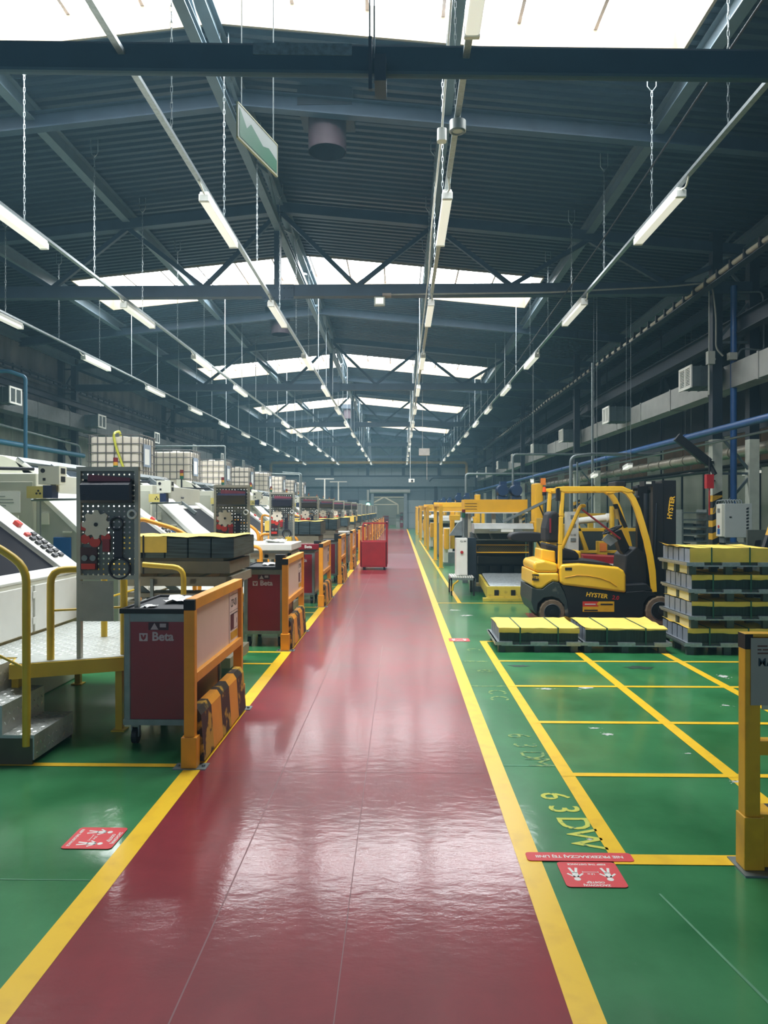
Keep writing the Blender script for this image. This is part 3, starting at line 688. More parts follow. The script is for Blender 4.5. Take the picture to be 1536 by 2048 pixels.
m = MB(); m.tube([(-9.0, 17.6, .02), (-9.0, 17.6, 4.85), (-9.3, 17.4, 4.95), (-12.2, 17.2, 4.9)], .045, 10, fil=.08); tag(m.build('blue_pipe', BLUET), 'vertical blue pipe rising behind the left machines and turning to the wall', 'pipe')
m = MB(); m.tube([(-11.75, 20.3, 3.7), (-11.75, 20.3, 4.1), (-11.7, 21.2, 4.15), (-11.7, 26.8, 4.0), (-11.7, 27.0, 2.3)], .04, 8, fil=.25); tag(m.build('conduit', GREYM), 'grey pipe looping over the teal pipe on the left wall', 'pipe')
m = MB(); m.box(-12.75, -12.6, 21.8, 22.9, 5.15, 5.45); tag(m.build('junction_box', CREAM), 'pale box high on the left wall above the nearest grille', 'box')
for k in range(6):
    y = 23.2 + .85 * k; m = MB(); m.box(-12.55, -12.3, y, y + .6, 4.3, 5.0)
    tag(m.build('wall_cabinet', mat('wall_cabinet_grey', '#6b706c', .6, var=.15)), 'grey box in the line on the left wall before the first column, %s' % ORD[k], 'box', 'wall boxes on the left')
# cable tray on the right: ladder with a pale cable bundle
t = thing('cable_tray', 'pale cable bundle on a ladder tray running along the right columns', 'cable tray', (6.0, 20, 6.0))
m = MB(); pts = [(6.02, 3, 6.15)] + [(6.02 + .02 * math.sin(k), 4 + 2.2 * k, 6.08 + .03 * math.sin(k * 1.7)) for k in range(22)] + [(6.0, 53, 6.0)]
m.tube(pts, .05, 8); m.build('cable_bundle', mat('cable_bundle', '#a8a491', .7, var=.15), t)
y = 3
while y < 53: m = MB(); m.box(5.93, 6.11, y, y + .06, 6.0, 6.16); m.build('tie_clip', BLKP, t); y += .55
m = MB(); m.box(5.94, 6.1, 3, 53, 5.97, 5.99); m.build('ladder', DARKST, t)
# pale cables around the nearest right column
m = MB(); m.tube([(-.2, 15.23, 6.08), (3, 15.22, 6.1), (5.5, 15.2, 6.2), (6.3, 15.1, 6.25), (6.36, 15.05, 5.6), (6.36, 15.05, 4.9), (6.5, 15.05, 4.75)], .018, 6, fil=.2); tag(m.build('cable', mat('pale_cable', '#8f9187', .7)), 'pale cable running along the nearest visible truss chord to the right column', 'cable')
m = MB(); m.box(6.26, 6.4, 15.18, 15.3, 4.62, 4.88); m.cyl((6.3, 15.24, 4.9), (6.3, 15.24, 6.2), .012, 6); m.cyl((6.3, 15.24, 4.0), (6.3, 15.24, 4.62), .02, 6); m.box(6.3, 6.42, 15.2, 15.3, 4.7, 4.74); tag(m.build('switch_box', CREAM2), 'small pale switch box at the left edge of the nearest right column', 'box')
m = MB(); m.box(6.62, 6.78, 15.03, 15.15, 4.68, 4.82); tag(m.build('switch_box', CREAM2), 'small pale switch box on the blue pipe of the nearest right column', 'box')
m = MB(); m.tube([(6.8, 15.26, 6.1), (7.35, 15.26, 6.1), (7.4, 15.26, 6.0), (7.42, 15.26, 4.9), (6.95, 15.26, 4.95), (6.85, 15.26, 4.7)], .02, 6, fil=.1); tag(m.build('conduit', GREYM), 'thin grey conduit looping over the right leg of the nearest right column', 'pipe')
# grey service drops on the right
for i, (pts, r, lab) in enumerate((([(4.5, 19.6, .02), (4.5, 19.6, 3.05), (5.0, 19.6, 3.12), (6.9, 19.8, 3.12)], .045, 'thick grey pipe rising behind the forklift roof and bending right'),
        ([(4.62, 19.4, .02), (4.62, 19.4, 2.9)], .025, 'thin blue-grey pipe beside the thick grey riser'),
        ([(3.95, 26.0, .02), (3.95, 26, 3.6), (6.8, 26, 3.6)], .04, 'grey pipe frame over the far presses, nearer of two'),
        ([(3.2, 36.0, .02), (3.2, 36, 3.4), (6.9, 36, 3.4)], .06, 'grey pipe frame over the far presses, farther of two'),
        ([(5.55, 21.5, .02), (5.55, 21.5, 5.9)], .03, 'thin grey riser behind the forklift mast reaching the cable tray'))):
    m = MB(); m.tube(pts, r, 8, fil=.15); tag(m.build('service_pipe', GREYM), lab, 'pipe')
for i, (x, y, z) in enumerate(((5.0, 19.0, 2.55), (5.75, 18.6, 2.75), (8.4, 17.5, 2.55), (8.2, 21, 2.7), (4.35, 24.5, 2.6))):
    t = thing('strip_lamp', 'short white strip lamp hung low among the pipes, %s' % ('left of the forklift mast', 'above the forklift roof', 'at the right frame edge', 'behind the right column', 'above the second press')[i], 'lamp', (x, y, z), 'low strip lamps on the right')
    m = MB(); m.bar((x, y, z + .05), (x + .25, y + 1.3, z + .05), .12, .05); m.build('housing', WHT, t)
    m = MB(); m.bar((x, y, z), (x + .25, y + 1.3, z), .1, .06); m.build('diffuser', SKYW, t)
    m = MB(); m.cyl((x + .1, y + .3, z + .07), (x + .1, y + .3, roof(x + .1) - .02), .006, 5); m.cyl((x + .2, y + 1, z + .07), (x + .2, y + 1, roof(x + .2) - .02), .006, 5); m.build('suspension', GREYM, t)
m = MB(); m.tube([(7.58, 8, 2.95), (7.58, 40, 2.95)], .13, 12); y = 8
while y < 40: m.cyl((7.58, y, 2.95), (7.58, y + .06, 2.95), .15, 12); y += .9
tag(m.build('flexible_duct', mat('foil_duct', '#9a9484', .35, .6, var=.2, bump=.5, bs=20)), 'crinkled foil duct behind the right columns', 'duct')
m = MB()
for z in (2.7, 2.62): m.box(7.9, 8.2, 4, 62, z, z + .04)
m.box(7.5, 7.55, 4, 62, 3.35, 3.5); y = 5
while y < 60: m.bar((8.05, y, 2.66), (8.05, y, 7.2), .04, .04); y += 6
tag(m.build('cable_tray', DARKST), 'dark double cable tray in the right side bay', 'cable tray')
m = MB(); m.bar((5.56, 15, 3.12), (6.2, 15.0, 2.6), .1, .16); m.bar((6.2, 15.0, 2.6), (6.28, 14.9, 2.36), .07, .07); m.bar((6.2, 15, 2.62), (6.4, 15.28, 2.62), .05, .05); tag(m.build('exhaust_arm', BLKP), 'black jointed arm hanging beside the nearest right column', 'arm')
m = MB(); m.box(6.1, 6.24, 14.85, 14.97, 2.08, 2.36, 0); m.cyl((6.17, 14.9, 1.55), (6.17, 14.9, 2.08), .015, 6, 0); m.cyl((6.17, 14.9, 2.36), (6.17, 14.9, 2.7), .02, 6, 1); m.bar((6.17, 14.9, 2.25), (6.45, 15.32, 2.25), .03, .03, 1)
tag(m.build('alarm_sounder', [REDC, BLK]), 'red box hanging at the nearest right column above the striped base', 'alarm')

# ------------------------------------------------------------------ LEFT: repeated press stations
P = 3.93
NM = 15
def lozenges(m, x0, x1, y0, y1, z, pitch=.055, axis='z', mi=0, s=1):
    i = 0; u = x0 + pitch / 2
    while u < x1 - .01:
        j = 0; w = y0 + pitch / 2
        while w < y1 - .01:
            a = (1 if (i + j) % 2 else -1); L = pitch * .42; W = pitch * .15
            c, sn = math.cos(R(45)) * a, math.sin(R(45))
            p = [(c * L, sn * L), (-sn * W, c * W), (-c * L, -sn * L), (sn * W, -c * W)]
            H = .003
            if axis == 'z': vs = [(u + q[0], w + q[1], z) for q in p] + [(u, w, z + H)]
            elif axis == 'x': vs = [(z, u + q[0], w + q[1]) for q in p] + [(z + H * s, u, w)]
            m.add(vs, [(0, 1, 4), (1, 2, 4), (2, 3, 4), (3, 0, 4), ], mi)
            w += pitch; j += 1
        u += pitch; i += 1

# --- aisle barrier
def barrier():
    x = -1.345; y0, y1 = 4.72, 6.12; h = 1.08
    t = thing('aisle_barrier', '', 'barrier', (x, (y0 + y1) / 2, 0)); 
    for y in (y0, y1):
        m = MB(); m.box(x - .035, x + .035, y - .03, y + .03, .0, h - .07, 0); m.box(x - .05, x + .05, y - .045, y + .045, 0.005, .2, 0); m.build('post', ORG, t, bevel=.004)
        m = MB(); m.box(x - .036, x + .036, y - .031 if y == y0 else y + .0, (y - .004) if y == y0 else y + .031, h - .07, h - .004); m.build('end_cap', BLKP, t)
        m = MB(); m.box(x - .1, x + .11, y - .06, y + .06, .0, .006)
        for bx in (-.08, .085): m.cyl((x + bx, y, .006), (x + bx, y, .018), .012, 6)
        m.build('base_plate', GREYM, t)
    m = MB(); m.box(x - .035, x + .035, y0, y1, h - .07, h); m.build('top_rail', ORG, t, bevel=.004)
    m = MB(); m.box(x - .03, x + .035, y0 + .03, y1 - .03, .535, .6); m.build('middle_rail', ORG, t, bevel=.004)
    m = MB(); m.box(x - .006, x + .004, y0 + .03, y1 - .03, .6, h - .07); pan = m.build('panel', PANELP, t)
    s = MB(); xs = x + .005
    s.box(xs, xs + .002, 5.78, 6.08, .6, h - .072, 0); s.box(xs + .002, xs + .003, 5.8, 6.07, .84, .843, 1); s.box(xs + .002, xs + .003, 5.8, 6.07, .97, .973, 1)
    s.box(xs + .002, xs + .003, 5.81, 5.93, .7, .82, 2); s.box(xs + .002, xs + .003, 5.81, 6.06, .815, .822, 1); s.box(xs + .002, xs + .003, 5.81, 6.06, .62, .68, 3); s.box(xs + .002, xs + .003, 5.81, 6.06, .695, .698, 1)
    s.box(xs + .002, xs + .003, 6.03, 6.04, .73, .77, 2)
    s.build('notice', [mat('notice_paper', '#e8d2c6', .5), BLK, mat('maroon_print', '#5a2434', .6), YEL], pan)
    text('CP-01', 'lettering', .088, (0, 1, 0), (0, 0, 1), (xs + .003, 5.93, .905), BLK, pan, ext=.0006)
    # kick guard with hazard blocks
    n = 5
    for k in range(n):
        a = y0 + .05 + (y1 - y0 - .1) * k / n; b = y0 + .05 + (y1 - y0 - .1) * (k + 1) / n
        m = MB(); m.prism([(x - .02, .02), (x + .075, .02), (x + .055, .32), (x + .03, .36), (x - .02, .36)], 'y', a, b)
        m.build('kick_block', (mat('scuffed_black', '#2a2018', .5, hex2='#c79a2c', thr=(.52, .58), vs=7) if k % 2 == 0 else ORG), t)
    return t
b0 = barrier(); b0['group'] = 'aisle barriers'
blab = 'orange-yellow aisle barrier with pale panel, %s along the left edge of the walkway'
b0['label'] = blab % ORD[0]
for k in range(1, NM): dup(b0, (0, P * k, 0), blab % ORD[k])

# --- tool trolley
def trolley():
    x0, x1, y0, y1 = -1.93, -1.44, 5.12, 5.92; z0, z1 = .16, .93
    t = thing('tool_trolley', '', 'trolley', ((x0 + x1) / 2, (y0 + y1) / 2, 0))
    m = MB()
    for x in (x0, x1 - .05):
        for y in (y0, y1 - .05): m.rbox(x, x + .05, y, y + .05, z0, z1, .012)
    m.box(x0, x1, y0 - .005, y1 + .005, z0 - .01, z0 + .03); m.box(x0 + .01, x1 - .01, y0 + .004, y1 - .004, z1 - .06, z1)
    m.build('frame', GREYM, t)
    m = MB(); m.box(x0 + .045, x1 - .045, y0 + .008, y1 - .008, z0 + .03, z1 - .045); m.box(x0 + .008, x1 - .008, y0 + .05, y1 - .05, z0 + .03, z1 - .045); bod = m.build('body', RED, t)
    m = MB(); m.box(x0 - .015, x1 + .015, y0 - .02, y1 + .02, z1, z1 + .02); m.box(x0 - .02, x1 + .02, y0 - .025, y0, z1, z1 + .035); m.box(x0 - .02, x1 + .02, y1, y1 + .025, z1, z1 + .035); m.box(x0 - .02, x0, y0, y1, z1, z1 + .035); m.box(x1, x1 + .02, y0, y1, z1, z1 + .035)
    m.build('top_tray', BLKP, t, bevel=.004)
    for dx in (x0 + .06, x1 - .06):
        for dy in (y0 + .08, y1 - .08):
            m = MB(); m.prism([(dx - .028, .15), (dx + .028, .15), (dx + .028, .05), (dx + .02, .05), (dx + .02, .12), (dx - .02, .12), (dx - .02, .05), (dx - .028, .05)], 'y', dy - .02, dy + .02); cs = m.build('caster', GREYM, t); m = MB(); m.cyl((dx - .018, dy, .055), (dx + .018, dy, .055), .055, 16); m.build('wheel', BLKP, cs)
    gp = mat('badge_grey', '#b5a6ad', .5); xc = (x0 + x1) / 2
    text('Beta', 'lettering', .085, (1, 0, 0), (0, 0, 1), (xc + .03, y0 + .0065, .765), gp, bod, bold=.0025)
    m = MB(); m.rbox(xc - .135, xc - .075, y0 + .004, y0 + .0075, .735, .79, .001, 0); m.prism([(xc - .125, .78), (xc - .113, .78), (xc - .105, .76), (xc - .097, .78), (xc - .085, .78), (xc - .09, .755), (xc - .105, .74), (xc - .12, .755)], 'y', y0 + .003, y0 + .0035, 1)
    m.build('badge', [gp, RED], bod)
    m = MB(); m.box(xc - .07, xc + .07, y0 + .005, y0 + .007, .812, .866, 1); m.prism([(xc - .055, .816), (xc + .0, .816), (xc - .0275, .862)], 'y', y0 + .002, y0 + .005, 0); m.box(xc + .01, xc + .055, y0 + .002, y0 + .005, .832, .858, 0)
    m.build('warning_label', [gp, mat('label_dark', '#3a1428', .5)], bod)
    return t
t0 = trolley(); t0['group'] = 'tool trolleys'; tl = 'red tool trolley with black top tray behind the %s aisle barrier on the left'
t0['label'] = tl % ORD[0]
for k in range(1, 12): dup(t0, (.04 if k == 1 else -.03 * (k % 3), P * k - (.15 if k == 1 else 0), 0), tl % ORD[k])
def rag(x, y, z, s, label, seed):
    q = random.Random(seed); n = 7; m = MB(); v = []
    for i in range(n):
        for j in range(n): v.append((x + (i / (n - 1) - .5) * s * (1 + q.uniform(-.15, .15)), y + (j / (n - 1) - .5) * s * 1.2 * (1 + q.uniform(-.15, .15)), z + q.uniform(.002, .05) * (s / .25)))
    m.add(v, [(i * n + j, (i + 1) * n + j, (i + 1) * n + j + 1, i * n + j + 1) for i in range(n - 1) for j in range(n - 1)])
    o = m.build('crumpled_paper', PAPER); so = o.modifiers.new('thickness', 'SOLIDIFY'); so.thickness = .002
    tag(o, label, 'paper')
rag(-1.66, 5.6, .952, .22, 'crumpled white paper on top of the nearest red tool trolley', 1)
rag(-1.8, 5.28, .952, .09, 'small scrap of paper at the front of the nearest red trolley top', 2)
rag(-1.66, 9.35, .952, .16, 'crumpled white paper on top of the second red tool trolley', 3)
rag(-1.66, 13.1, .952, .22, 'crumpled white paper on top of the third red tool trolley', 4)
# open drawer bin on third trolley
t = thing('tool_case', 'red and black tool case with white lettering beside the third red trolley', 'case', (-1.56, 12.75, .97))
m = MB(); m.box(-1.78, -1.36, 12.62, 12.82, .97, 1.07); m.build('lid', RED, t, bevel=.01)
text('Beta', 'lettering', .07, (1, 0, 0), (0, 0, 1), (-1.57, 12.615, 1.02), WHT, t, bold=.002)
for k in (1, 2, 3):
    m = MB(); m.rbox(-1.48, -1.36, 8.72 + P * (k - 1), 8.84 + P * (k - 1), .97, 1.12, .02)
    tag(m.build('bin', BLKP), 'small black bin at the front right corner of the %s red trolley' % ('second', 'third', 'fourth')[k - 1], 'bin')

# --- work platform with steps and rails
def platform(first):
    t = thing('work_platform', '', 'platform', (-2.6, 5.9, 0)); H = .58
    poly = [(-3.14, 5.32), (-2.78, 5.32), (-2.7, 5.08), (-2.02, 5.38), (-2.02, 7.05), (-3.14, 7.05)]
    m = MB(); m.prism(poly, 'z', H - .03, H, 0)
    if first:
        lozenges(m, -3.14, -2.04, 5.4, 7.04, H, mi=1)
    m.build('deck', [STEEL, TREAD], t)
    m = MB(); n = len(poly)
    for i in range(n):
        a, b = poly[i], poly[(i + 1) % n]; m.bar((a[0], a[1], H - .055), (b[0], b[1], H - .055), .03, .1)
    m.build('edge_beam', YELR, t)
    for x, y in ((-2.1, 5.5), (-2.1, 6.95), (-2.75, 5.25), (-3.05, 6.95)):
        m = MB(); m.box(x - .025, x + .025, y - .025, y + .025, 0, H - .1); m.box(x - .05, x + .05, y - .05, y + .05, 0, .01); m.build('leg', YELR, t)
    for k in range(3):
        xr = -2.37 - .21 * k; z1 = .19 * (k + 1)
        m = MB(); m.box(xr - .3, xr, 4.74, 5.31, z1 - .02, z1); m.box(xr - .02, xr, 4.74, 5.31, z1 - .19 + (.03 if k == 0 else 0), z1 - .02); 
        if first: lozenges(m, xr - .28, xr, 4.75, 5.3, z1, mi=1); lozenges(m, 4.75, 5.3, z1 - .15, z1 - .01, xr, axis='x', mi=1)
        m.build('step', [STEEL, TREAD], t)
    m = MB(); m.prism([(-2.38, .0), (-2.38, .17), (-2.6, .17), (-2.6, .36), (-2.8, .36), (-2.8, .55), (-3.14, .55), (-3.14, .0)], 'y', 4.735, 4.75); m.build('stringer', mat('stringer_dark', '#4a4a35', .5), t); m = MB(); m.prism([(-2.38, .0), (-2.38, .17), (-2.6, .17), (-2.6, .36), (-2.8, .36), (-2.8, .55), (-3.14, .55), (-3.14, .0)], 'y', 5.3, 5.312); m.build('stringer', mat('stringer_dark', '#4a4a35', .5), t)
    rails = [[(-2.42, 4.74, .12), (-2.42, 4.74, 1.28), (-2.62, 4.74, 1.42), (-3.1, 4.74, 1.56), (-3.1, 4.8, .56)],
             [(-2.5, 5.24, H), (-2.5, 5.24, 1.22), (-2.05, 5.45, 1.22), (-2.05, 5.45, H)],
             [(-2.5, 6.2, H), (-2.5, 6.2, 1.17), (-2.5, 7.0, 1.17), (-2.5, 7.0, H)], [(-2.06, 7.0, H), (-2.06, 7.0, 1.1), (-2.45, 7.0, 1.13)]]
    for r in rails:
        m = MB(); m.tube(r, .026, 10, fil=.1); m.build('handrail', YELR if first else (ORG if first is None else YELR), t)
    for a_, b_ in (((-2.5, 5.24, .93), (-2.05, 5.45, .93)), ((-2.5, 6.2, .9), (-2.5, 7.0, .9)), ((-2.42, 4.74, .62), (-3.1, 4.74, .95))): m = MB(); m.cyl(a_, b_, .009, 6); m.build('knee_rail', YELR, t)
    return t
p0 = platform(True); p0['label'] = 'tread plate work platform with steps and yellow handrails, nearest on the left'; p0['group'] = 'work platforms'
p1 = platform(None); p1.location.y += P; p1['group'] = 'work platforms'; p1['label'] = 'tread plate work platform with orange handrails, second on the left'
for k in range(2, NM): dup(p1, (0, P * (k - 1), 0), 'tread plate work platform with orange handrails, %s on the left' % ORD[k])

# --- perforated tool board on two posts and what hangs on it
def board():
    x0, x1, y = -2.33, -1.88, 5.3; z0, z1 = 1.18, 1.96
    t = thing('tool_board', '', 'tool board', ((x0 + x1) / 2, y, .5))
    fm = mat('aluminium_frame', '#a19f90', .4, .4)
    for x in (x0, x1 - .03):
        m = MB(); m.box(x, x + .03, y - .02, y + .02, .5, z1 + .0); m.build('post', fm, t)
    m = MB(); m.box(x0, x1, y - .022, y + .022, z1 - .03, z1 + .001); m.box(x0, x1, y - .022, y + .022, z0 - .03, z0); m.build('frame', fm, t)
    m = MB(); m.box(x0 + .03, x1 - .03, y + .004, y + .006, z0, z1 - .03); m.build('perforated_panel', BOARDG, t)
    m = MB(); m.box(x0 + .02, x0 + .27, y - .026, y - .02, .85, 1.14)
    for bx, bz in ((.04, .87), (.25, .87), (.04, 1.12), (.25, 1.12)): m.cyl((x0 + bx, y - .03, bz), (x0 + bx, y - .026, bz), .006, 6)
    m.build('document_plate', mat('plate_grey', '#a3a094', .5), t)
    return t
bd0 = board(); bd0['group'] = 'tool boards'; bl = 'perforated tool board in an aluminium frame at the %s press on the left'
bd0['label'] = bl % ORD[0]
for k in range(1, NM): dup(bd0, (0, P * k, 0), bl % ORD[k])
def gear(cx, y, cz, r, th, teeth, label, mt, depth=.25, hub=.14):
    m = MB(); n = teeth * 6; pts = []
    for i in range(n):
        a = 2 * math.pi * i / n; ph = (i % 6); rr = r if ph in (0, 1, 5) else (r * (1 - depth) if ph == 3 else r * (1 - depth * .7)); pts.append((cx + rr * math.cos(a), cz + rr * math.sin(a)))
    m.prism(pts, 'y', y - th, y, 0); m.cyl((cx, y - th - .004, cz), (cx, y - th, cz), r * hub, 12, 1)
    return tag(m.build('gear_wheel', [mt, BLK]), label, 'gear')
PC = mat('cream_plastic', '#d9cfbb', .5, var=.04)
tools = []
def T(o): tools.append(o); return o
yb = 5.296
binm = MB(); binm.prism([(yb - .09, 1.72), (yb - .1, 1.83), (yb - .02, 1.87), (yb, 1.87), (yb, 1.70), (yb - .07, 1.70)], 'x', -2.27, -1.92); T(tag(binm.build('wall_bin', mat('dark_bin', '#151b2c', .25, var=.05)), 'dark plastic bin', 'bin'))
fm_ = MB(); fm_.prism([(-2.245, 1.78), (-1.93, 1.78), (-1.93, 1.88), (-2.23, 1.905)], 'y', yb - .05, yb - .035); T(tag(fm_.build('folder', mat('maroon_folder', '#7c3a4a', .5)), 'folder', 'folder'))
T(gear(-2.19, yb, 1.545, .105, .012, 8, 'gear', PC))
rd = MB()
for cx, cz, r in ((-2.28, 1.53, .03), (-2.27, 1.44, .035), (-2.2, 1.42, .04), (-2.12, 1.45, .035)): rd.cyl((cx, yb - .01, cz), (cx, yb, cz), r, 14)
T(tag(rd.build('red_template', REDP), 'red', 'template'))
wq = MB(); wq.ring((-2.04, yb - .012, 1.55), 'y', .045, .008); wq.box(-2.06, -2.0, yb - .014, yb, 1.3, 1.52); wq.ring((-2.02, yb - .012, 1.23), 'y', .075, .009); T(tag(wq.build('hook_wrench', mat('dark_tool', '#1b1a2a', .4)), 'wrench', 'wrench'))
tp = MB(); tp.ring((-1.925, yb - .02, 1.62), 'y', .028, .009); T(tag(tp.build('tape_roll', WHT), 'tape', 'tape roll'))
rb = MB(); rb.box(-2.14, -2.09, yb - .02, yb, 1.35, 1.44, 0); T(tag(rb.build('red_box', mat('dark_red_plastic', '#8c1f28', .4)), 'red box', 'box'))
rt = MB(); rt.box(-2.3, -2.18, yb - .02, yb, 1.22, 1.38, 0); rt.box(-2.29, -2.19, yb - .03, yb - .02, 1.225, 1.265, 1)
for cx in (-2.265, -2.205): rt.cyl((cx, yb - .035, 1.305), (cx, yb - .02, 1.305), .022, 12, 2)
T(tag(rt.build('gauge_block', [mat('dark_maroon_tool', '#3c1420', .4), REDP, GREYM]), 'gauge', 'gauge'))
tln = ['dark plastic bin at the top of the %s tool board', 'maroon folder standing in the bin of the %s tool board', 'cream toothed wheel hanging on the %s tool board', 'red round templates hanging below the cream wheel on the %s tool board', 'dark hook wrench with a large ring on the %s tool board', 'white ring roll at the right edge of the %s tool board', 'small dark red box in the middle of the %s tool board', 'maroon gauge block at the lower left of the %s tool board']
for j, o in enumerate(tools):
    o['label'] = tln[j] % ORD[0]; o['group'] = 'tools on the tool boards'
    for k in range(1, 8):
        if j == 6 and k > 3: continue
        c = dup(o, (0, P * k, 0), tln[j] % ORD[k])

# --- lift table
def lift_table(hz, name_label):
    x0, x1, y0, y1 = -2.72, -1.64, 7.15, 8.15
    t = thing('lift_table', name_label, 'lift table', ((x0 + x1) / 2, (y0 + y1) / 2, 0), 'scissor lift tables')
    pm = mat('lift_frame_paint', '#8f8874', .5, var=.08)
    m = MB(); m.box(x0, x1, y0, y0 + .05, hz - .09, hz); m.box(x0, x1, y1 - .05, y1, hz - .09, hz); m.box(x0, x0 + .05, y0, y1, hz - .09, hz); m.box(x1 - .05, x1, y0, y1, hz - .09, hz); m.box(x0 + .3, x0 + .36, y0, y1, hz - .07, hz - .02); m.box(x1 - .4, x1 - .34, y0, y1, hz - .07, hz - .02); m.build('top_frame', pm, t)
    m = MB(); m.box(x0 + .05, x1 - .02, y0 + .05, y1 - .05, .1, .2); m.box(x0 + .08, x1 - .3, y0 + .1, y1 - .1, .2, .3); m.build('base_frame', pm, t)
    for yy in (y0 + .12, y1 - .12):
        m = MB(); m.bar((x0 + .1, yy, .18), (x1 - .1, yy, hz - .1), .03, .07); m.bar((x1 - .1, yy + .03, .18), (x0 + .1, yy + .03, hz - .1), .03, .07); m.build('scissor_arm', GREYM, t)
    m = MB(); m.box(x0, x1 + .02, y0 - .02, y0 + .06, hz - .32, hz - .24); m.box(x0 + .05, x1 - .1, y0, y0 + .08, hz - .2, hz - .16); m.build('cross_bar', pm, t)
    m = MB(); m.box(x0 + .3, x0 + .33, y0 - .04, y0 - .01, .3, hz - .02); m.build('guide_bar', GREYM, t)
    m = MB()
    for k in range(4): m.box(x0 + .25 + .2 * k, x0 + .43 + .2 * k, y0 + .02, y0 + .3, hz - .235, hz - .16)
    m.build('tray', DSTEEL, t)
    for x in (x0 + .1, x1 - .15):
        m = MB(); m.box(x - .03, x + .03, y0 + .05, y0 + .11, 0, .12); m.build('foot', pm, t)
    return t, (x0, x1, y0, y1)
def sheet_stack(x0, x1, y0, y1, z0, h, cover, label, n=4):
    t = thing('sheet_stack', label, 'sheet stack', ((x0 + x1) / 2, (y0 + y1) / 2, z0), 'sheet stacks on the lift tables')
    m = MB(); m.box(x0 + .05, x1 - .05, y0 + .03, y1 - .03, z0, z0 + .12); m.box(x0 + .1, x1 - .12, y0 + .06, y1 - .06, z0 + .12, z0 + .15); m.build('pallet', mat('pallet_brown', '#76705c', .6, var=.1), t)
    w = (x1 - x0) / (n + 1); zt = z0 + .15
    for k in range(n + 1):
        a = x0 + w * k; m = MB(); m.box(a + .004, a + w - .004, y0, y1, zt, zt + h); m.build('sheet_pack', DSTEEL, t, bevel=.01)
    if cover:
        zc = zt + h + .004; m = MB(); nn = 10; v = []
        for i in range(nn + 1):
            for j in range(4): v.append((x0 - .01 + (x1 - x0 + .02) * i / nn, y0 - .015 + (y1 - y0 + .03) * j / 3, zc + .008 + .008 * math.sin(i * 1.9 + j)))
        m.add(v, [(i * 4 + j, (i + 1) * 4 + j, (i + 1) * 4 + j + 1, i * 4 + j + 1) for i in range(nn) for j in range(3)])
        xa = x0 + (x1 - x0) * cover
        m.box(x0 - .012, xa, y0 - .014, y0 - .008, zt + h * .28, zc + .01); m.box(x0 - .014, x0 - .008, y0, y1, zt + h * .2, zc + .005)
        if cover > .6: m.box(x1 + .006, x1 + .012, y0, y1, zt + h * .4, zc + .006)
        m.build('paper_cover', YPAP, t)
    m = MB()
    for f in (.22,): a = x0 + (x1 - x0) * f; m.box(a - .008, a + .008, y0 - .02, y1 + .02, zt + h + .022, zt + h + .024); m.box(a - .008, a + .008, y0 - .02, y0 - .016, z0, zt + h + .024)
    m.build('strap', BLKP, t)
    return t
lt, ex = lift_table(1.0, 'brown-grey scissor lift table behind the nearest red trolley, loaded with sheets')
sheet_stack(ex[0] - .02, ex[1] + .03, ex[2], ex[3], 1.03, .2, .42, 'strapped stack of dark steel sheets half covered in yellow paper, nearest on the left')
lt2, _ = lift_table(1.0, 'pale lift table with an empty white top behind the second red trolley'); lt2.location.y += P
t = thing('table_top', 'empty white table top with loose papers on the second lift table', 'table', (-2.16, 7.65 + P, 1.0))
m = MB(); m.box(-2.76, -1.62, 7.1 + P, 8.2 + P, 1.04, 1.14); m.build('top', WHT, t, bevel=.01)
m = MB(); m.box(-2.7, -1.66, 7.15 + P, 8.15 + P, 1.0, 1.04); m.build('apron', GREYM, t)
rag(-1.95, 7.6 + P, 1.142, .3, 'white papers lying on the empty white table top', 9)
cv = [0, 0, .3, .12, .1, .95, .3, .1, .6, .4, .2, .3, .5]
for k in range(2, 12):
    hz = 1.02 + .05 * ((k * 7) % 3) / 2
    dup(lt, (0, P * k, 0), 'grey scissor lift table carrying sheets, %s in the row on the left' % ORD[k])
    sheet_stack(ex[0] - .02, ex[1] + .03, ex[2] + P * k, ex[3] + P * k, 1.0, .26, cv[k], 'stack of dark steel sheets with yellow paper, %s in the row on the left' % ORD[k])

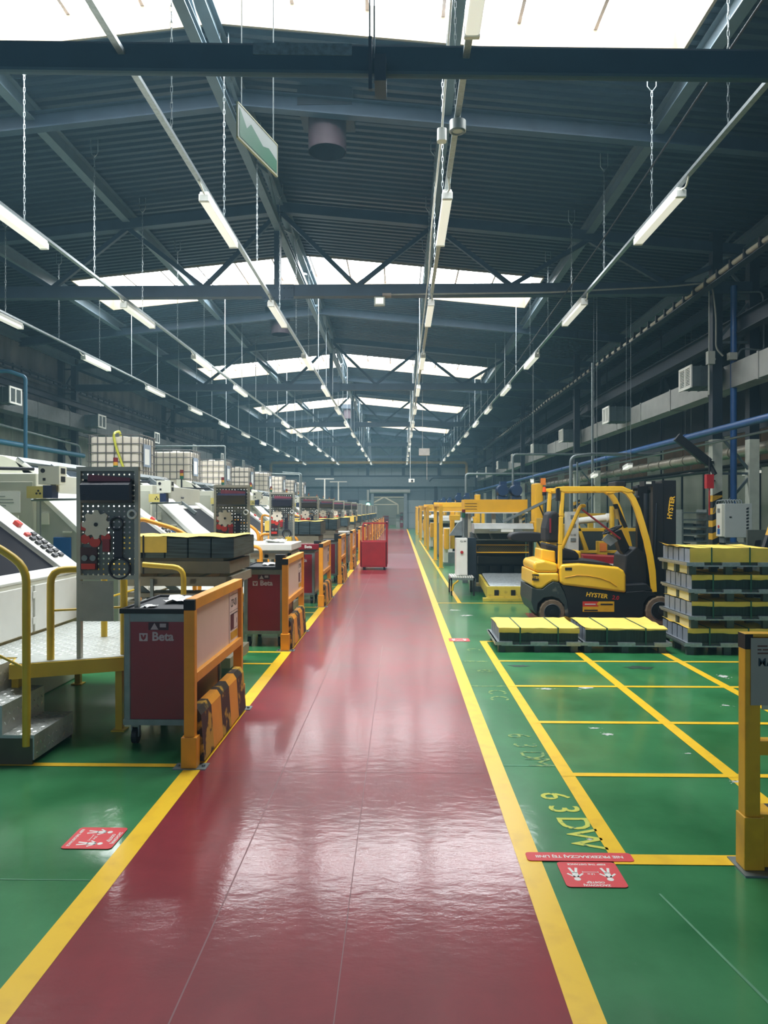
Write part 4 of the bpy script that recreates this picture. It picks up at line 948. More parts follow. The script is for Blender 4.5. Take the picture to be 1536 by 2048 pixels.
# --- press machine enclosures
def press_enclosure():
    ya, yb_, yc = 4.37, 5.3, 7.3
    t = thing('press_machine', '', 'machine', (-4.6, 5.4, 0))
    # cabinet at the back
    m = MB(); m.box(-7.2, -4.12, ya, yc, 0, 2.07); cab = m.build('cabinet', CREAM, t, bevel=.012)
    m = MB()
    for x0, x1 in ((-6.2, -4.75), (-4.7, -4.16)): m.box(x0, x1, ya - .008, ya, .9, 1.97)
    m.build('doors', mat('door_grey', '#b4b6a6', .5, var=.05), cab, bevel=.004)
    m = MB(); m.tube([(-7.1, ya + .1, 2.1), (-5.3, ya + .1, 2.1), (-5.2, ya + .1, 2.14), (-4.2, ya + .1, 2.12)], .022, 6)
    for x in (-6.6, -6.0, -5.4, -4.8): m.box(x - .03, x + .03, ya + .04, ya + .16, 2.07, 2.15)
    m.build('cable_run', BLKP, t)
    # lower sloped part facing the camera
    lo = [(-4.12, 0), (-3.18, 0), (-3.18, .95), (-4.07, 1.78), (-4.12, 1.78)]
    m = MB(); m.prism(lo, 'y', ya, yb_); m.build('lower_hood', CREAM2, t, bevel=.01)
    m = MB(); m.prism([(-3.18, .98), (-4.07, 1.81), (-4.07, 1.85), (-3.14, .99)], 'y', ya - .01, yb_); m.prism([(-3.14, .99), (-4.07, 1.85), (-4.07, 1.78), (-3.18, .93)], 'y', ya - .012, ya + .03); m.build('hood_cover', WHT, t, bevel=.006)
    m = MB(); m.box(-3.92, -3.72, ya - .02, ya, 1.05, 1.34); m.build('document_box', BLUEB, t, bevel=.005)
    m = MB()
    for x, z, w, h in ((-4.02, 1.55, .1, .13), (-3.5, 1.1, .08, .08), (-4.35, 1.55, .07, .07), (-4.35, 1.1, .07, .12), (-3.76, 1.4, .1, .02)): m.box(x - w / 2, x + w / 2, ya - .025, ya, z - h / 2, z + h / 2)
    m.build('hinge', CREAM, t)
    # tall sloped hood
    hi = [(-4.6, 0), (-3.18, 0), (-3.18, 1.03), (-4.85, 2.28), (-5.0, 2.34), (-5.2, 2.36), (-5.2, 2.07), (-4.6, 2.07)]
    m = MB(); m.prism(hi, 'y', yb_, yc); m.build('hood', CREAM, t, bevel=.012)
    def sl(u, o): # along slope from bottom to top
        return (-3.18 - 1.67 * u + .6 * o, 1.03 + 1.25 * u + .8 * o)
    def slab(m, u0, u1, y0, y1, o0, o1, mi=0): m.prism([sl(u0, o0), sl(u1, o0), sl(u1, o1), sl(u0, o1)], 'y', y0, y1, mi)
    m = MB(); slab(m, .03, .52, yb_ + .04, yc - .38, .001, .012); m.build('window', BLKW, t)
    m = MB(); slab(m, .56, .94, yb_ + .1, yb_ + .7, .001, .014); slab(m, .56, .94, yb_ + .78, yc - .1, .001, .014); m.build('viewing_window', GLASSD, t)
    m = MB(); slab(m, 0, 1, yc - .36, yc, .0, .05); slab(m, 0, 1, yb_, yb_ + .06, 0, .04); slab(m, .5, .55, yb_, yc, 0, .03); slab(m, 0, .05, yb_, yc, 0, .03); cp = m.build('control_panel', WHT, t, bevel=.006)
    m = MB(); 
    for k in range(12): u = .1 + .032 * (k // 2); slab(m, u, u + .018, yc - .28 + .12 * (k % 2), yc - .2 + .12 * (k % 2), .05, .075, 0 if k != 10 else 1)
    slab(m, .33, .36, yc - .22, yc - .15, .05, .09, 1); m.build('push_buttons', [BLK, REDP], cp)
    m = MB(); slab(m, .42, .95, yb_ + .7, yb_ + .78, .01, .07); slab(m, .95, 1.0, yb_, yc, .01, .05); slab(m, .6, .64, yb_ + .68, yb_ + .84, .05, .13, 1); m.build('linkage', [GREYM, BLK], t)
    # base doors
    m = MB()
    for a, b in ((yb_ - .9, yb_ - .02), (yb_ + .02, yb_ + .98), (yb_ + 1.02, yc - .02)): m.box(-3.18, -3.15, a, b, .6, 1.0)
    for y in (yb_, yb_ + 1.0):
        for z in (.7, .92): m.box(-3.15, -3.14, y - .03, y + .03, z - .03, z + .03)
    m.build('base_door', WHT, t, bevel=.004)
    m = MB(); m.box(-3.95, -3.72, ya - .3, ya - .12, 1.93, 2.13, 0); m.cyl((-3.9, ya - .305, 2.08), (-3.9, ya - .3, 2.08), .025, 12, 1); m.box(-3.9, -3.87, ya - .304, ya - .3, 1.97, 2.0, 1)
    for z in (1.96, 2.05): m.box(-3.72, -3.715, ya - .26, ya - .16, z, z + .06, 1)
    m.box(-3.86, -3.8, ya - .2, ya, 1.85, 1.95, 0); m.build('switch_box', [CREAM, BLK], t)
    m = MB(); m.box(-4.08, -3.9, ya - .3, ya - .15, 1.78, 1.91, 0)
    for dx, dz in ((-.02, 0), (.02, 0), (0, .03)): m.cyl((-3.95 + dx, ya - .304, 1.83 + dz), (-3.95 + dx, ya - .3, 1.83 + dz), .012, 8, 1)
    m.box(-3.9, -3.8, ya - .3, ya - .15, 1.78, 1.92, 2); m.build('sensor_box', [mat('pale_yellow_box', '#cfc06c', .5), BLK, mat('navy_display', '#1b2a4c', .4)], t)
    m = MB(); m.tube([(-4.1, ya - .15, 1.76), (-3.6, ya - .15, 1.77)], .015, 6); m.cyl((-4.0, ya - .15, 1.1), (-4.0, ya - .15, 1.76), .008, 6); m.build('arm', GREYM, t)
    px, py = -5.0, 5.05
    m = MB(); m.cyl((px, py, 2.07), (px, py, 2.36), .02, 8, 3); m.cyl((px, py, 2.36), (px, py, 2.43), .04, 10, 2); m.cyl((px, py, 2.43), (px, py, 2.49), .04, 10, 1); m.cyl((px, py, 2.49), (px, py, 2.57), .04, 10, 0)
    m.build('stack_light', [mat('dark_red_lens', '#6a1717', .4), mat('amber_lens', '#b8862a', .4), mat('dark_green_lens', '#11553d', .4), BLKP], t)
    return t
m0 = press_enclosure(); ml = 'cream press machine with sloped hood, %s in the left row'
m0['label'] = ml % ORD[0]; m0['group'] = 'press machines in the left row'
for k in range(1, NM): dup(m0, (0, P * k, 0), ml % ORD[k])
m = MB(); m.box(-4.75, -4.3, 4.37 + P - .014, 4.37 + P - .008, 1.62, 1.86, 0)
nb = m
for k, s_ in enumerate((.05, .075, .095)): pass
for k, w in enumerate((.1, .28, .3, .12)): nb.box(-4.52 - w / 2, -4.52 + w / 2, 4.37 + P - .016, 4.37 + P - .014, 1.8 - .035 * k, 1.808 - .035 * k, 1)
tag(nb.build('paper_notice', [PAPER, GREYM]), 'white paper notice on the grey cabinet door at the left frame edge', 'notice')
# --- IBC tanks
def ibc():
    x0, x1, y0, y1, z0 = -6.85, -5.68, 16.1, 17.1, 2.16
    t = thing('ibc_tank', '', 'tank', ((x0 + x1) / 2, (y0 + y1) / 2, z0))
    m = MB(); m.rbox(x0 + .03, x1 - .03, y0 + .03, y1 - .03, z0 + .14, z0 + 1.1, .09); m.build('bottle', TANK, t, bevel=.04, seg=3)
    m = MB(); m.box(x0, x1, y0, y1, z0 + .08, z0 + .12)
    for a in (x0 + .05, (x0 + x1) / 2, x1 - .05): m.box(a - .05, a + .05, y0, y1, z0, z0 + .08)
    m.build('pallet_base', GALV, t)
    m = MB(); r = .011
    for k in range(6):
        z = z0 + .16 + .2 * k * .98
        m.tube([(x0, y0, z), (x1, y0, z), (x1, y1, z), (x0, y1, z), (x0, y0, z)], r, 6, fil=.05)
    for k in range(7): x = x0 + .03 + (x1 - x0 - .06) * k / 6; m.cyl((x, y0, z0 + .12), (x, y0, z0 + 1.14), r, 6); m.cyl((x, y1, z0 + .12), (x, y1, z0 + 1.14), r, 6)
    for k in range(1, 6): y = y0 + (y1 - y0) * k / 6; m.cyl((x0, y, z0 + .12), (x0, y, z0 + 1.14), r, 6); m.cyl((x1, y, z0 + .12), (x1, y, z0 + 1.14), r, 6)
    m.build('cage', mat('cage_steel', '#6e6a68', .45, .5), t)
    m = MB(); m.cyl((-6.25, 16.6, z0 + 1.1), (-6.25, 16.6, z0 + 1.15), .1, 16); m.build('lid', WHT, t)
    m = MB(); m.box(x1 + .012, x1 + .02, y0 + .15, y0 + .6, z0 + .45, z0 + .95, 0); m.box(x1 + .02, x1 + .022, y0 + .2, y0 + .5, z0 + .5, z0 + .85, 1); m.build('label_plate', [mat('blue_grey_plate', '#8d98a8', .5), PAPER], t)
    return t
ib = ibc(); ib['label'] = 'white caged liquid tank with a yellow hose on top of the left machines, nearest'; ib['group'] = 'caged liquid tanks'
for k in range(1, 8): dup(ib, (0, P * k, 0 if k != 1 else -.02), 'white caged liquid tank on top of the left machines, %s' % ORD[k])
m = MB(); m.tube([(-6.3, 16.6, 3.26), (-6.3, 16.5, 3.42), (-6.3, 16.2, 3.36), (-6.26, 16.05, 3.25), (-6.2, 16.05, 3.0), (-6.05, 16.04, 2.6), (-5.9, 16.02, 2.25), (-5.8, 15.9, 2.1)], .028, 8, fil=.08)
tag(m.build('hose', mat('yellow_hose', '#c9c838', .5)), 'yellow hose hanging down the front of the nearest caged tank', 'hose')
m = MB(); m.tube([(-4.8, 35.3, .02), (-4.8, 35.3, 3.35), (-6.6, 35.3, 3.4)], .03, 8, fil=.1); m.tube([(-4.2, 31.4, .02), (-4.2, 31.4, 3.2), (-5, 31.4, 3.25)], .03, 8, fil=.1); m.tube([(-8.4, 23.6, .02), (-8.4, 23.6, 3.7), (-5.6, 23.6, 3.7), (-5.6, 23.6, .02)], .025, 8, fil=.05)
tag(m.build('service_pipe', GREYM), 'thin grey pipe frames standing over the far left tanks', 'pipe')
for k, (x, y) in enumerate(((-4.0, 39.2), (-3.6, 43.2))):
    m = MB(); m.cyl((x, y, 0), (x, y, 3.3), .04, 8); m.bar((x - .5, y, 3.3), (x + .5, y, 3.3), .06, .05); tag(m.build('lamp_post', WHT), 'white T-shaped lamp post above the far left machines, %s' % ('nearer', 'farther')[k], 'post')

for k in range(3):
    x, y = -1.86, 8.42 + P * k; m = MB(); m.box(x - .05, x + .05, y - .05, y + .05, .01, 1.2, 0); m.box(x - .1, x + .1, y - .08, y + .08, 0, .01, 0)
    tag(m.build('guard_post', YELR), 'square yellow post with base plate beside the %s lift table' % ('nearest', 'second', 'third')[k], 'post', 'yellow posts')
# ------------------------------------------------------------------ RIGHT: strapped steel sheet loads on metal pallets
def pallet_load(x0, x1, y0, y1, z0, label, cover='drop', ph=.125, h=.15, skew=0., group=None):
    t = thing('sheet_pallet', label, 'pallet', ((x0 + x1) / 2, (y0 + y1) / 2, z0), group)
    w = x1 - x0; m = MB()
    for fx in (.04, .5, .96):
        a = x0 + w * fx - .03
        for yy in (y0 + .0, (y0 + y1) / 2 - .03, y1 - .06): m = MB(); m.box(a - .02, a + .08 - .02, yy, yy + .06, z0, z0 + ph - .045); m.build('foot', mat('pallet_dark_metal', '#4a5552', .5, .3), t)
    m = MB()
    m.box(x0 + .02, x1 + .02, y0 - .02, y0 + .06, z0 + ph - .05, z0 + ph - .035); m.box(x0, x1, y0 + .02, y1 - .02, z0 + ph - .035, z0 + ph - .025)
    m.box(x0 - .05, x0 - .03, y0 - .03, y1, z0 + ph - .04, z0 + ph + .0)
    for fx in (.05, .5, .95): a = x0 + w * fx; m.box(a - .1, a + .1, y0 - .035, y0 - .02, z0 + ph - .04, z0 + ph - .005); m.box(a - .1, a + .1, y0 - .03, y1 + .03, z0 + ph - .025, z0 + ph)
    m.build('deck', GALV, t)
    m = MB(); m.box(x0 - .02, x1 + .02, y0, y1, z0 + ph - .03, z0 + ph - .002); m.build('base_sheet', mat('pallet_dark_metal', '#4a5552', .5, .3), t)
    n = 5; d = (y1 - y0) / n
    for k in range(n):
        a = y0 + d * k + .012; b = y0 + d * (k + 1) - .012; m = MB()
        m.box(x0 + .004, x1, a, b, z0 + ph, z0 + ph + h, 0); m.box(x0 - .002, x0 + .004, a, b, z0 + ph, z0 + ph + h - .005, 1)
        m.build('sheet_pack', [mat('dark_green_sheet', '#1d3532', .4, .2, var=.5, vs=12, stretch=(5, .2, .2)), SHEETEND], t)
    zt = z0 + ph + h; m = MB(); nx, ny = 14, 6; v = []; rr = random.Random(int(x0 * 100 + z0 * 977))
    for i in range(nx + 1):
        for j in range(ny + 1):
            e = .012 * (1 if i in (0, nx) else 0)
            v.append((x0 - .01 + (w + .02) * i / nx, y0 - .012 + (y1 - y0 + .024) * j / ny, zt + .004 + rr.uniform(0, .006) + e * rr.uniform(-.5, 1.3)))
    m.add(v, [(i * (ny + 1) + j, (i + 1) * (ny + 1) + j, (i + 1) * (ny + 1) + j + 1, i * (ny + 1) + j + 1) for i in range(nx) for j in range(ny)], 0, True)
    dr = {'drop': .05, 'full': h + .0, 'low': .045, 'none': .012}[cover]
    v = []
    for i in range(nx + 1):
        x = x0 - .01 + (w + .02) * i / nx; v += [(x, y0 - .012, zt + .006), (x, y0 - .016 + rr.uniform(-.003, .003), zt - dr * .5), (x, y0 - .013, zt - dr + (rr.uniform(-.006, .006) if cover != 'full' else 0))]
    m.add(v, [(3 * i + j, 3 * i + 3 + j, 3 * i + 4 + j, 3 * i + 1 + j) for i in range(nx) for j in range(2)], 0, True)
    if cover == 'full': m.add([(x0 - .04, y0 + .3, zt + .01), (x0 + .08, y0, zt + .016), (x0 + .03, y1, zt + .012), (x0 - .1, y1 - .1, zt + .05)], [(0, 1, 2, 3)])
    o = m.build('paper_cover', YPAP, t)
    for fx in (.26, .74):
        a = x0 + w * fx; m = MB()
        m.bar((a, y0 - .019, z0 + ph - .03), (a, y0 - .019, zt + .012), .016, .002, up=(0, 1, 0)); m.bar((a, y0 - .02, zt + .013), (a - .01, y1 + .01, zt + .013), .016, .002); m.build('strap', STRAP, t)
    if skew: t.rotation_euler = (0, 0, R(skew))
    return t
pallet_load(1.16, 2.07, 8.62, 9.45, 0, 'left of two low pallets of steel sheets under yellow paper on the floor', 'drop', skew=-.5)
pallet_load(2.16, 3.08, 8.6, 9.45, 0, 'right of two low sheet pallets under yellow paper, beside the tall stack', 'none', skew=-1.5)
STK = [('full', 'top pallet load of the tall stack, wrapped in yellow paper', 0.0, .35), ('drop', 'second pallet load from the top of the tall stack', .03, .02), ('low', 'third pallet load from the top of the tall stack', .02, .0), ('full', 'bottom pallet load of the tall stack, resting on the green floor', -.01, -.01)]
for i, (cv_, lab, dx, _) in enumerate(STK[::-1]):
    pallet_load(3.30 + dx, 4.2 + dx * .5, 8.5, 9.35, .305 * i, lab, cv_ if i != 0 else 'drop', ph=.14, h=.155, skew=(-.8, .7, -.4, .5)[i], group='pallet loads in the tall stack')
    if i < 3:
        m = MB(); zz = .305 * i + .30; m.add([(3.36, 8.52, zz + .004), (3.36, 9.3, zz + .004), (3.33, 9.3, zz + .002), (3.33, 8.52, zz + .002)], [(0, 1, 2, 3)])
for i in range(1, 4):
    m = MB(); zz = .305 * i; m.box(3.33, 3.335, 8.56, 9.3, zz - .004, zz + .09)
    tag(m.build('paper_sheet', mat('cream_paper', '#d8cfa0', .7, var=.08)), 'cream paper sheet showing under the %s pallet load of the tall stack' % ('third', 'second', 'top')[i - 1], 'paper')

# ------------------------------------------------------------------ forklift (drives towards the right)
def F(cx, cy): return (1.647 + .0016318 * cx, 2.2946 - .0016318 * cy)
fy0, fy1 = 10.6, 11.62
fk = thing('forklift', 'yellow and black forklift truck parked behind the pallets', 'forklift', (F(700, 0)[0], 11.1, 0))
def FP(pts, y0, y1, name, m_, bev=.012, seg=3):
    m = MB(); m.prism([F(*p) for p in pts], 'y', y0, y1); return m.build(name, m_, fk, bevel=bev, seg=seg)
FP([(160, 870), (185, 848), (260, 835), (375, 865), (378, 945), (200, 945), (165, 930)], fy0 + .04, fy1 - .04, 'counterweight_cap', YELT, .04, 4)
FP([(152, 925), (200, 948), (382, 948), (384, 1030), (330, 1020), (280, 1050), (235, 1088), (190, 1085), (148, 1060)], fy0 + .02, fy1 - .02, 'counterweight', YELT, .03, 3)
FP([(146, 1075), (190, 1088), (240, 1090), (285, 1052), (335, 1022), (385, 1035), (430, 1120), (455, 1190), (470, 1330), (440, 1330), (430, 1230), (380, 1175), (325, 1155), (250, 1165), (200, 1215), (190, 1310), (165, 1280), (140, 1200)], fy0 + .02, fy1 - .02, 'rear_fender', mat('scuffed_dark_fender', '#2b3535', .5, hex2='#6b6b62', thr=(.62, .75), vs=7), .01)
FP([(385, 905), (400, 870), (560, 862), (760, 880), (900, 895), (945, 925), (962, 965), (965, 1120), (700, 1085), (420, 1052), (388, 1030)], fy0, fy1, 'side_panel', YELT, .035, 4)
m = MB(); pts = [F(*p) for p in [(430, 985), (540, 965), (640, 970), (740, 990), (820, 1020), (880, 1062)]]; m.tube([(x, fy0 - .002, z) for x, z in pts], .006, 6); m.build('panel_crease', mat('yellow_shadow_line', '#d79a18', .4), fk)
m = MB(); a = F(432, 898); b = F(492, 922); m.box(a[0], b[0], fy0 - .004, fy0 + .01, b[1], a[1]); m.build('handle_recess', BLKP, fk)
chs = FP([(400, 1052), (700, 1085), (965, 1122), (965, 1112), (1120, 1100), (1195, 1110), (1230, 1140), (1160, 1155), (1120, 1210), (1110, 1330), (470, 1340), (455, 1190), (430, 1110)], fy0 + .02, fy1 - .02, 'chassis', BLK, .012)
FP([(965, 1050), (1150, 1040), (1200, 1100), (965, 1115)], fy0 + .03, fy1 - .03, 'floor_step', BLKP)
FP([(255, 745), (380, 760), (385, 870), (250, 838)], fy0 + .25, fy1 - .25, 'rear_hood', YELT, .02)
FP([(420, 845), (600, 838), (820, 862), (880, 890), (420, 890)], fy0 + .1, fy1 - .1, 'battery_cover', BLKP, .01)
# seat
FP([(330, 420), (385, 400), (430, 440), (430, 690), (300, 690), (300, 560)], fy0 + .28, fy1 - .28, 'seat_back', mat('seat_black', '#17191f', .7), .05, 4)
FP([(300, 690), (560, 760), (600, 800), (590, 845), (310, 845)], fy0 + .26, fy1 - .26, 'seat_cushion', mat('seat_black', '#17191f', .7), .04, 4)
m = MB(); a = F(330, 470); b = F(345, 600); m.box(a[0], b[0], fy0 + .27, fy0 + .285, b[1], a[1]); m.build('seat_stripe', RED, fk)
# overhead guard
for yy, nm in ((fy0 + .06, 'n'), (fy1 - .06, 'f')):
    m = MB(); ctr = [F(*p) for p in [(395, 915), (398, 700), (405, 450), (418, 225)]]
    for p, q in zip(ctr, ctr[1:]): m.bar((p[0], yy, p[1]), (q[0], yy, q[1] - .004), .07, .055, up=(1, 0, 0))
    m.build('rear_pillar', YELT, fk, bevel=.01)
    m = MB(); ctr = [F(*p) for p in [(930, 208), (985, 240), (1030, 300), (1070, 390), (1110, 520), (1150, 660), (1180, 800), (1200, 930), (1215, 1110)]]
    P3 = []
    ou = []; inn = []
    for i, p in enumerate(ctr):
        a = Vector(ctr[max(i - 1, 0)]); b = Vector(ctr[min(i + 1, len(ctr) - 1)]); d = (b - a).normalized(); n_ = Vector((-d.y, d.x)) * (.038 if i < 8 else .03)
        ou.append(tuple(Vector(p) + n_)); inn.append(tuple(Vector(p) - n_))
    for i in range(len(ctr) - 1): m.prism([ou[i], ou[i + 1], inn[i + 1], inn[i]], 'y', yy - .035, yy + .035)
    m.build('front_pillar', YELT, fk)
m = MB(); m.prism([F(*p) for p in [(355, 195), (420, 188), (930, 188), (1000, 215), (1030, 235), (985, 245), (930, 232), (420, 238), (360, 210)]], 'y', fy0 + .02, fy0 + .1); m.prism([F(*p) for p in [(355, 195), (420, 188), (930, 188), (1000, 215), (1030, 235), (985, 245), (930, 232), (420, 238), (360, 210)]], 'y', fy1 - .1, fy1 - .02); m.build('roof_rail', YELT, fk, bevel=.008)
for k in range(9):
    m = MB(); cx = 430 + 66 * k; a = F(cx, 205 + max(0, k - 6) * 8); m.bar((a[0], fy0 + .08, a[1]), (a[0], fy1 - .08, a[1]), .018, .05); m.build('roof_slat', YELT, fk)
m = MB(); a = F(425, 735); b = F(500, 560); c = F(585, 360); d = F(630, 358); m.tube([(a[0], fy0 + .16, a[1]), (b[0], fy0 + .14, b[1]), (c[0], fy0 + .14, c[1]), (d[0], fy0 + .2, d[1])], .028, 8, fil=.04); m.build('grab_bar', YELT, fk)
# steering, pedals, controls
m = MB(); a = F(920, 575); c = Vector((a[0], 11.05, a[1])); n = 20; ring = []
for k in range(n + 1):
    t_ = 2 * math.pi * k / n; ring.append(c + Vector((.13 * math.cos(t_), .14 * math.sin(t_), .06 * math.cos(t_))))
m.tube(ring, .014, 6); m.bar(c + Vector((-.13, 0, -.06)), c + Vector((.13, 0, .06)), .03, .015); m.bar(c + Vector((0, -.14, 0)), c + Vector((0, .14, 0)), .03, .015); m.build('steering_wheel', BLKP, fk)
FP([(925, 590), (985, 570), (1060, 730), (1010, 800), (975, 760)], 10.95, 11.15, 'steering_column', BLK, .01)
FP([(1000, 800), (1090, 720), (1180, 790), (1190, 1060), (970, 1060), (985, 960)], fy0 + .2, fy1 - .2, 'dashboard', BLKP, .02)
FP([(875, 345), (915, 340), (1005, 545), (975, 555)], 10.75, 10.79, 'mirror_stalk', BLK, .004)
m = MB(); a = F(915, 430); m.cyl((a[0], 10.75, a[1] - .07), (a[0] - .03, 10.75, a[1] + .07), .035, 12); m.build('gas_strut_cylinder', mat('tan_cylinder', '#a88a4a', .4), fk)
m = MB(); a = F(595, 392); b = F(930, 650); m.cyl((a[0], 10.7, a[1]), (b[0], 10.7, b[1]), .014, 8); m.build('seat_belt_rod', RED, fk)
m = MB(); pp = [F(*p) for p in [(775, 660), (830, 605), (915, 665), (850, 715)]]; m.prism(pp, 'y', 10.74, 10.76); m.build('clipboard', mat('clipboard_grey', '#7f8487', .4), fk)
m = MB(); a = F(905, 140); b = F(1000, 188); m.rbox(a[0], b[0], 10.8, 11.2, b[1], a[1], .02); m.build('roof_box', BLKP, fk, bevel=.01)
for (cx, cy) in ((1060, 205), (1075, 290)):
    m = MB(); a = F(cx, cy); m.cyl((a[0] - .03, 10.72, a[1]), (a[0] + .03, 10.72, a[1]), .035, 14); m.build('headlight', BLKP, fk)
m = MB(); a = F(1040, 235); m.cyl((a[0] - .03, 10.74, a[1]), (a[0] + .03, 10.74, a[1]), .03, 14); m.build('work_light', mat('work_light_yellow', '#b9983f', .4), fk)
m = MB(); a = F(300, 190); b = F(360, 195); m.bar((a[0] - .03, 10.8, a[1]), (b[0], 10.8, b[1]), .03, .015); a = F(275, 235); m.cyl((a[0], 10.8, a[1] - .05), (a[0], 10.8, a[1]), .03, 10); m.build('beacon_bracket', BLKP, fk)
m = MB(); m.cyl((a[0], 10.8, a[1]), (a[0], 10.8, a[1] + .075), .028, 12, r2=.022); m.build('beacon', mat('amber_lens_bright', '#e2571d', .3, emit='#e2571d', es=.25), fk)
m = MB(); a = F(242, 112); b = F(288, 172); m.box(a[0], b[0], 10.8, 10.805, b[1], a[1]); m.build('orange_card', mat('orange_card', '#d97b2a', .6), fk)
FP([(362, 200), (392, 200), (392, 315), (362, 315)], fy0 + .02, fy0 + .1, 'tail_light', BLKP, .004)
# mast
m = MB()
x0, z1 = F(1195, 160); x1, _ = F(1300, 0)
for yy in (10.72, 11.4): m.box(x0 + .02, x1, yy - .05, yy + .05, .12, z1)
m.build('outer_mast', BLK, fk, bevel=.006)
m = MB(); a = F(1300, 135); b = F(1412, 0); m.box(a[0] - .02, b[0], 10.68, 10.74, .1, a[1]); m.box(a[0] - .02, b[0], 11.38, 11.44, .1, a[1]); m.box(a[0], b[0] - .03, 10.7, 11.42, a[1] - .12, a[1]); m.box(a[0], b[0] - .05, 10.74, 11.38, .5, .62); inm = m.build('inner_mast', BLK, fk, bevel=.004)
m = MB()
for yy in (10.95, 11.2): m.cyl((x0 + .1, yy, .3), (x0 + .1, yy, 1.9), .035, 12)
m.cyl((x0 + .04, 10.66, .9), (x0 + .07, 10.66, 1.75), .012, 8); m.build('lift_cylinder', mat('cylinder_grey', '#343c44', .35, .5), fk)
m = MB(); a = F(1135, 140); b = F(1200, 185); m.box(a[0], b[0] + .05, 10.68, 10.9, b[1], a[1], 0); m.box(a[0] + .025, a[0] + .1, 10.676, 10.68, b[1] + .03, a[1] - .01, 1); m.build('mast_top_plate', [BLK, WHT], fk)
a = F(1368, 375); text('HYSTER', 'lettering', .094, (.14, 0, 1), (-1, 0, .14), (a[0], 10.676, a[1]), YELT, inm, bold=.003)
m = MB()
for yy in (10.85, 11.25): m.box(F(1412, 0)[0], F(1412, 0)[0] + .05, yy - .05, yy + .05, .05, .55); m.box(F(1412, 0)[0], F(1412, 0)[0] + .72, yy - .05, yy + .05, .04, .075)
m.build('fork', BLK, fk)
m = MB(); m.box(F(1400, 0)[0], F(1412, 0)[0] + .03, 10.66, 11.46, .3, .36); m.box(F(1400, 0)[0], F(1412, 0)[0] + .03, 10.66, 11.46, .5, .56); m.build('carriage', BLK, fk)
a = F(712, 1143); text('HYSTER', 'lettering', .088, (1, 0, -.1), (.22, 0, 1), (a[0], fy0 + .019, a[1]), YELT, chs, bold=.002, sx=1.0)
a = F(875, 1163); text('2.0', 'lettering', .082, (1, 0, -.1), (.2, 0, 1), (a[0], fy0 + .019, a[1]), REDC, chs, bold=.001)
m = MB(); a = F(588, 1195); b = F(862, 1285); mid = a[0] + .5 * (b[0] - a[0]); yy = fy0 + .016
m.box(a[0], mid, yy, yy + .004, (a[1] + b[1]) / 2, a[1], 1); m.box(mid, b[0], yy, yy + .004, b[1], a[1], 0); m.box(a[0], mid, yy, yy + .004, b[1], (a[1] + b[1]) / 2, 0)
m.cyl((mid, yy - .002, a[1] - .035), (mid, yy, a[1] - .035), .022, 14, 0); m.box(mid + .03, b[0] - .02, yy - .002, yy, a[1] - .05, a[1] - .03, 2); m.box(a[0] + .03, mid - .04, yy - .002, yy, a[1] - .045, a[1] - .033, 3); m.box(a[0] + .02, mid - .01, yy - .002, yy, b[1] + .012, b[1] + .03, 2)
m.build('dealer_sticker', [YEL, REDP, BLK, WHT], chs)
a = F(178, 985); m = MB(); m.box(a[0] - .05, a[0] + .045, fy0 + .012, fy0 + .02, a[1] - .045, a[1] + .045); m.build('badge_plate', mat('badge_brown', '#2d2418', .4), fk)
text('STER', 'lettering', .05, (1, 0, -.12), (0, 0, 1), (a[0], fy0 + .012, a[1]), YELT, fk, bold=.001)
def wheel(cx, cy, r, yy, w, s):
    a = F(cx, cy); m = MB(); n = 36; zc = r
    prof = [(.62 * r, w / 2), (.9 * r, w / 2), (r, w / 2 * .8), (r, -w / 2 * .8), (.9 * r, -w / 2), (.62 * r, -w / 2)]; v = []
    for i in range(n):
        for rr, dy in prof:
            q = rr * (1 - (.03 if (i % 2 and rr > .95 * r) else 0)); v.append((a[0] + q * math.cos(2 * math.pi * i / n), yy + dy, zc + q * math.sin(2 * math.pi * i / n)))
    m.add(v, [(i * 6 + j, ((i + 1) % n) * 6 + j, ((i + 1) % n) * 6 + j + 1, i * 6 + j + 1) for i in range(n) for j in range(5)])
    o = m.build('wheel', RUB, fk)
    m = MB(); e = yy - w / 2 * s
    m.cyl((a[0], yy - w / 2 * .9, zc), (a[0], yy + w / 2 * .9, zc), .63 * r, 28, 0); m.cyl((a[0], yy - w / 2 - .01, zc), (a[0], yy + w / 2 + .01, zc), .5 * r, 24, 1); m.cyl((a[0], yy - w / 2 - .03, zc), (a[0], yy + w / 2 + .03, zc), .2 * r, 16, 0); m.ring((a[0], yy - w / 2 + .005, zc), 'y', .6 * r, .01, mi=2); m.build('rim', [BLK, mat('rim_black', '#0f1318', .4), mat('rim_dark_grey', '#3c4042', .4)], o)
for yy, s in ((10.7, 1), (11.5, -1)):
    wheel(325, 0, .188, yy, .15, s); wheel(1262, 0, .212, yy, .17, s)

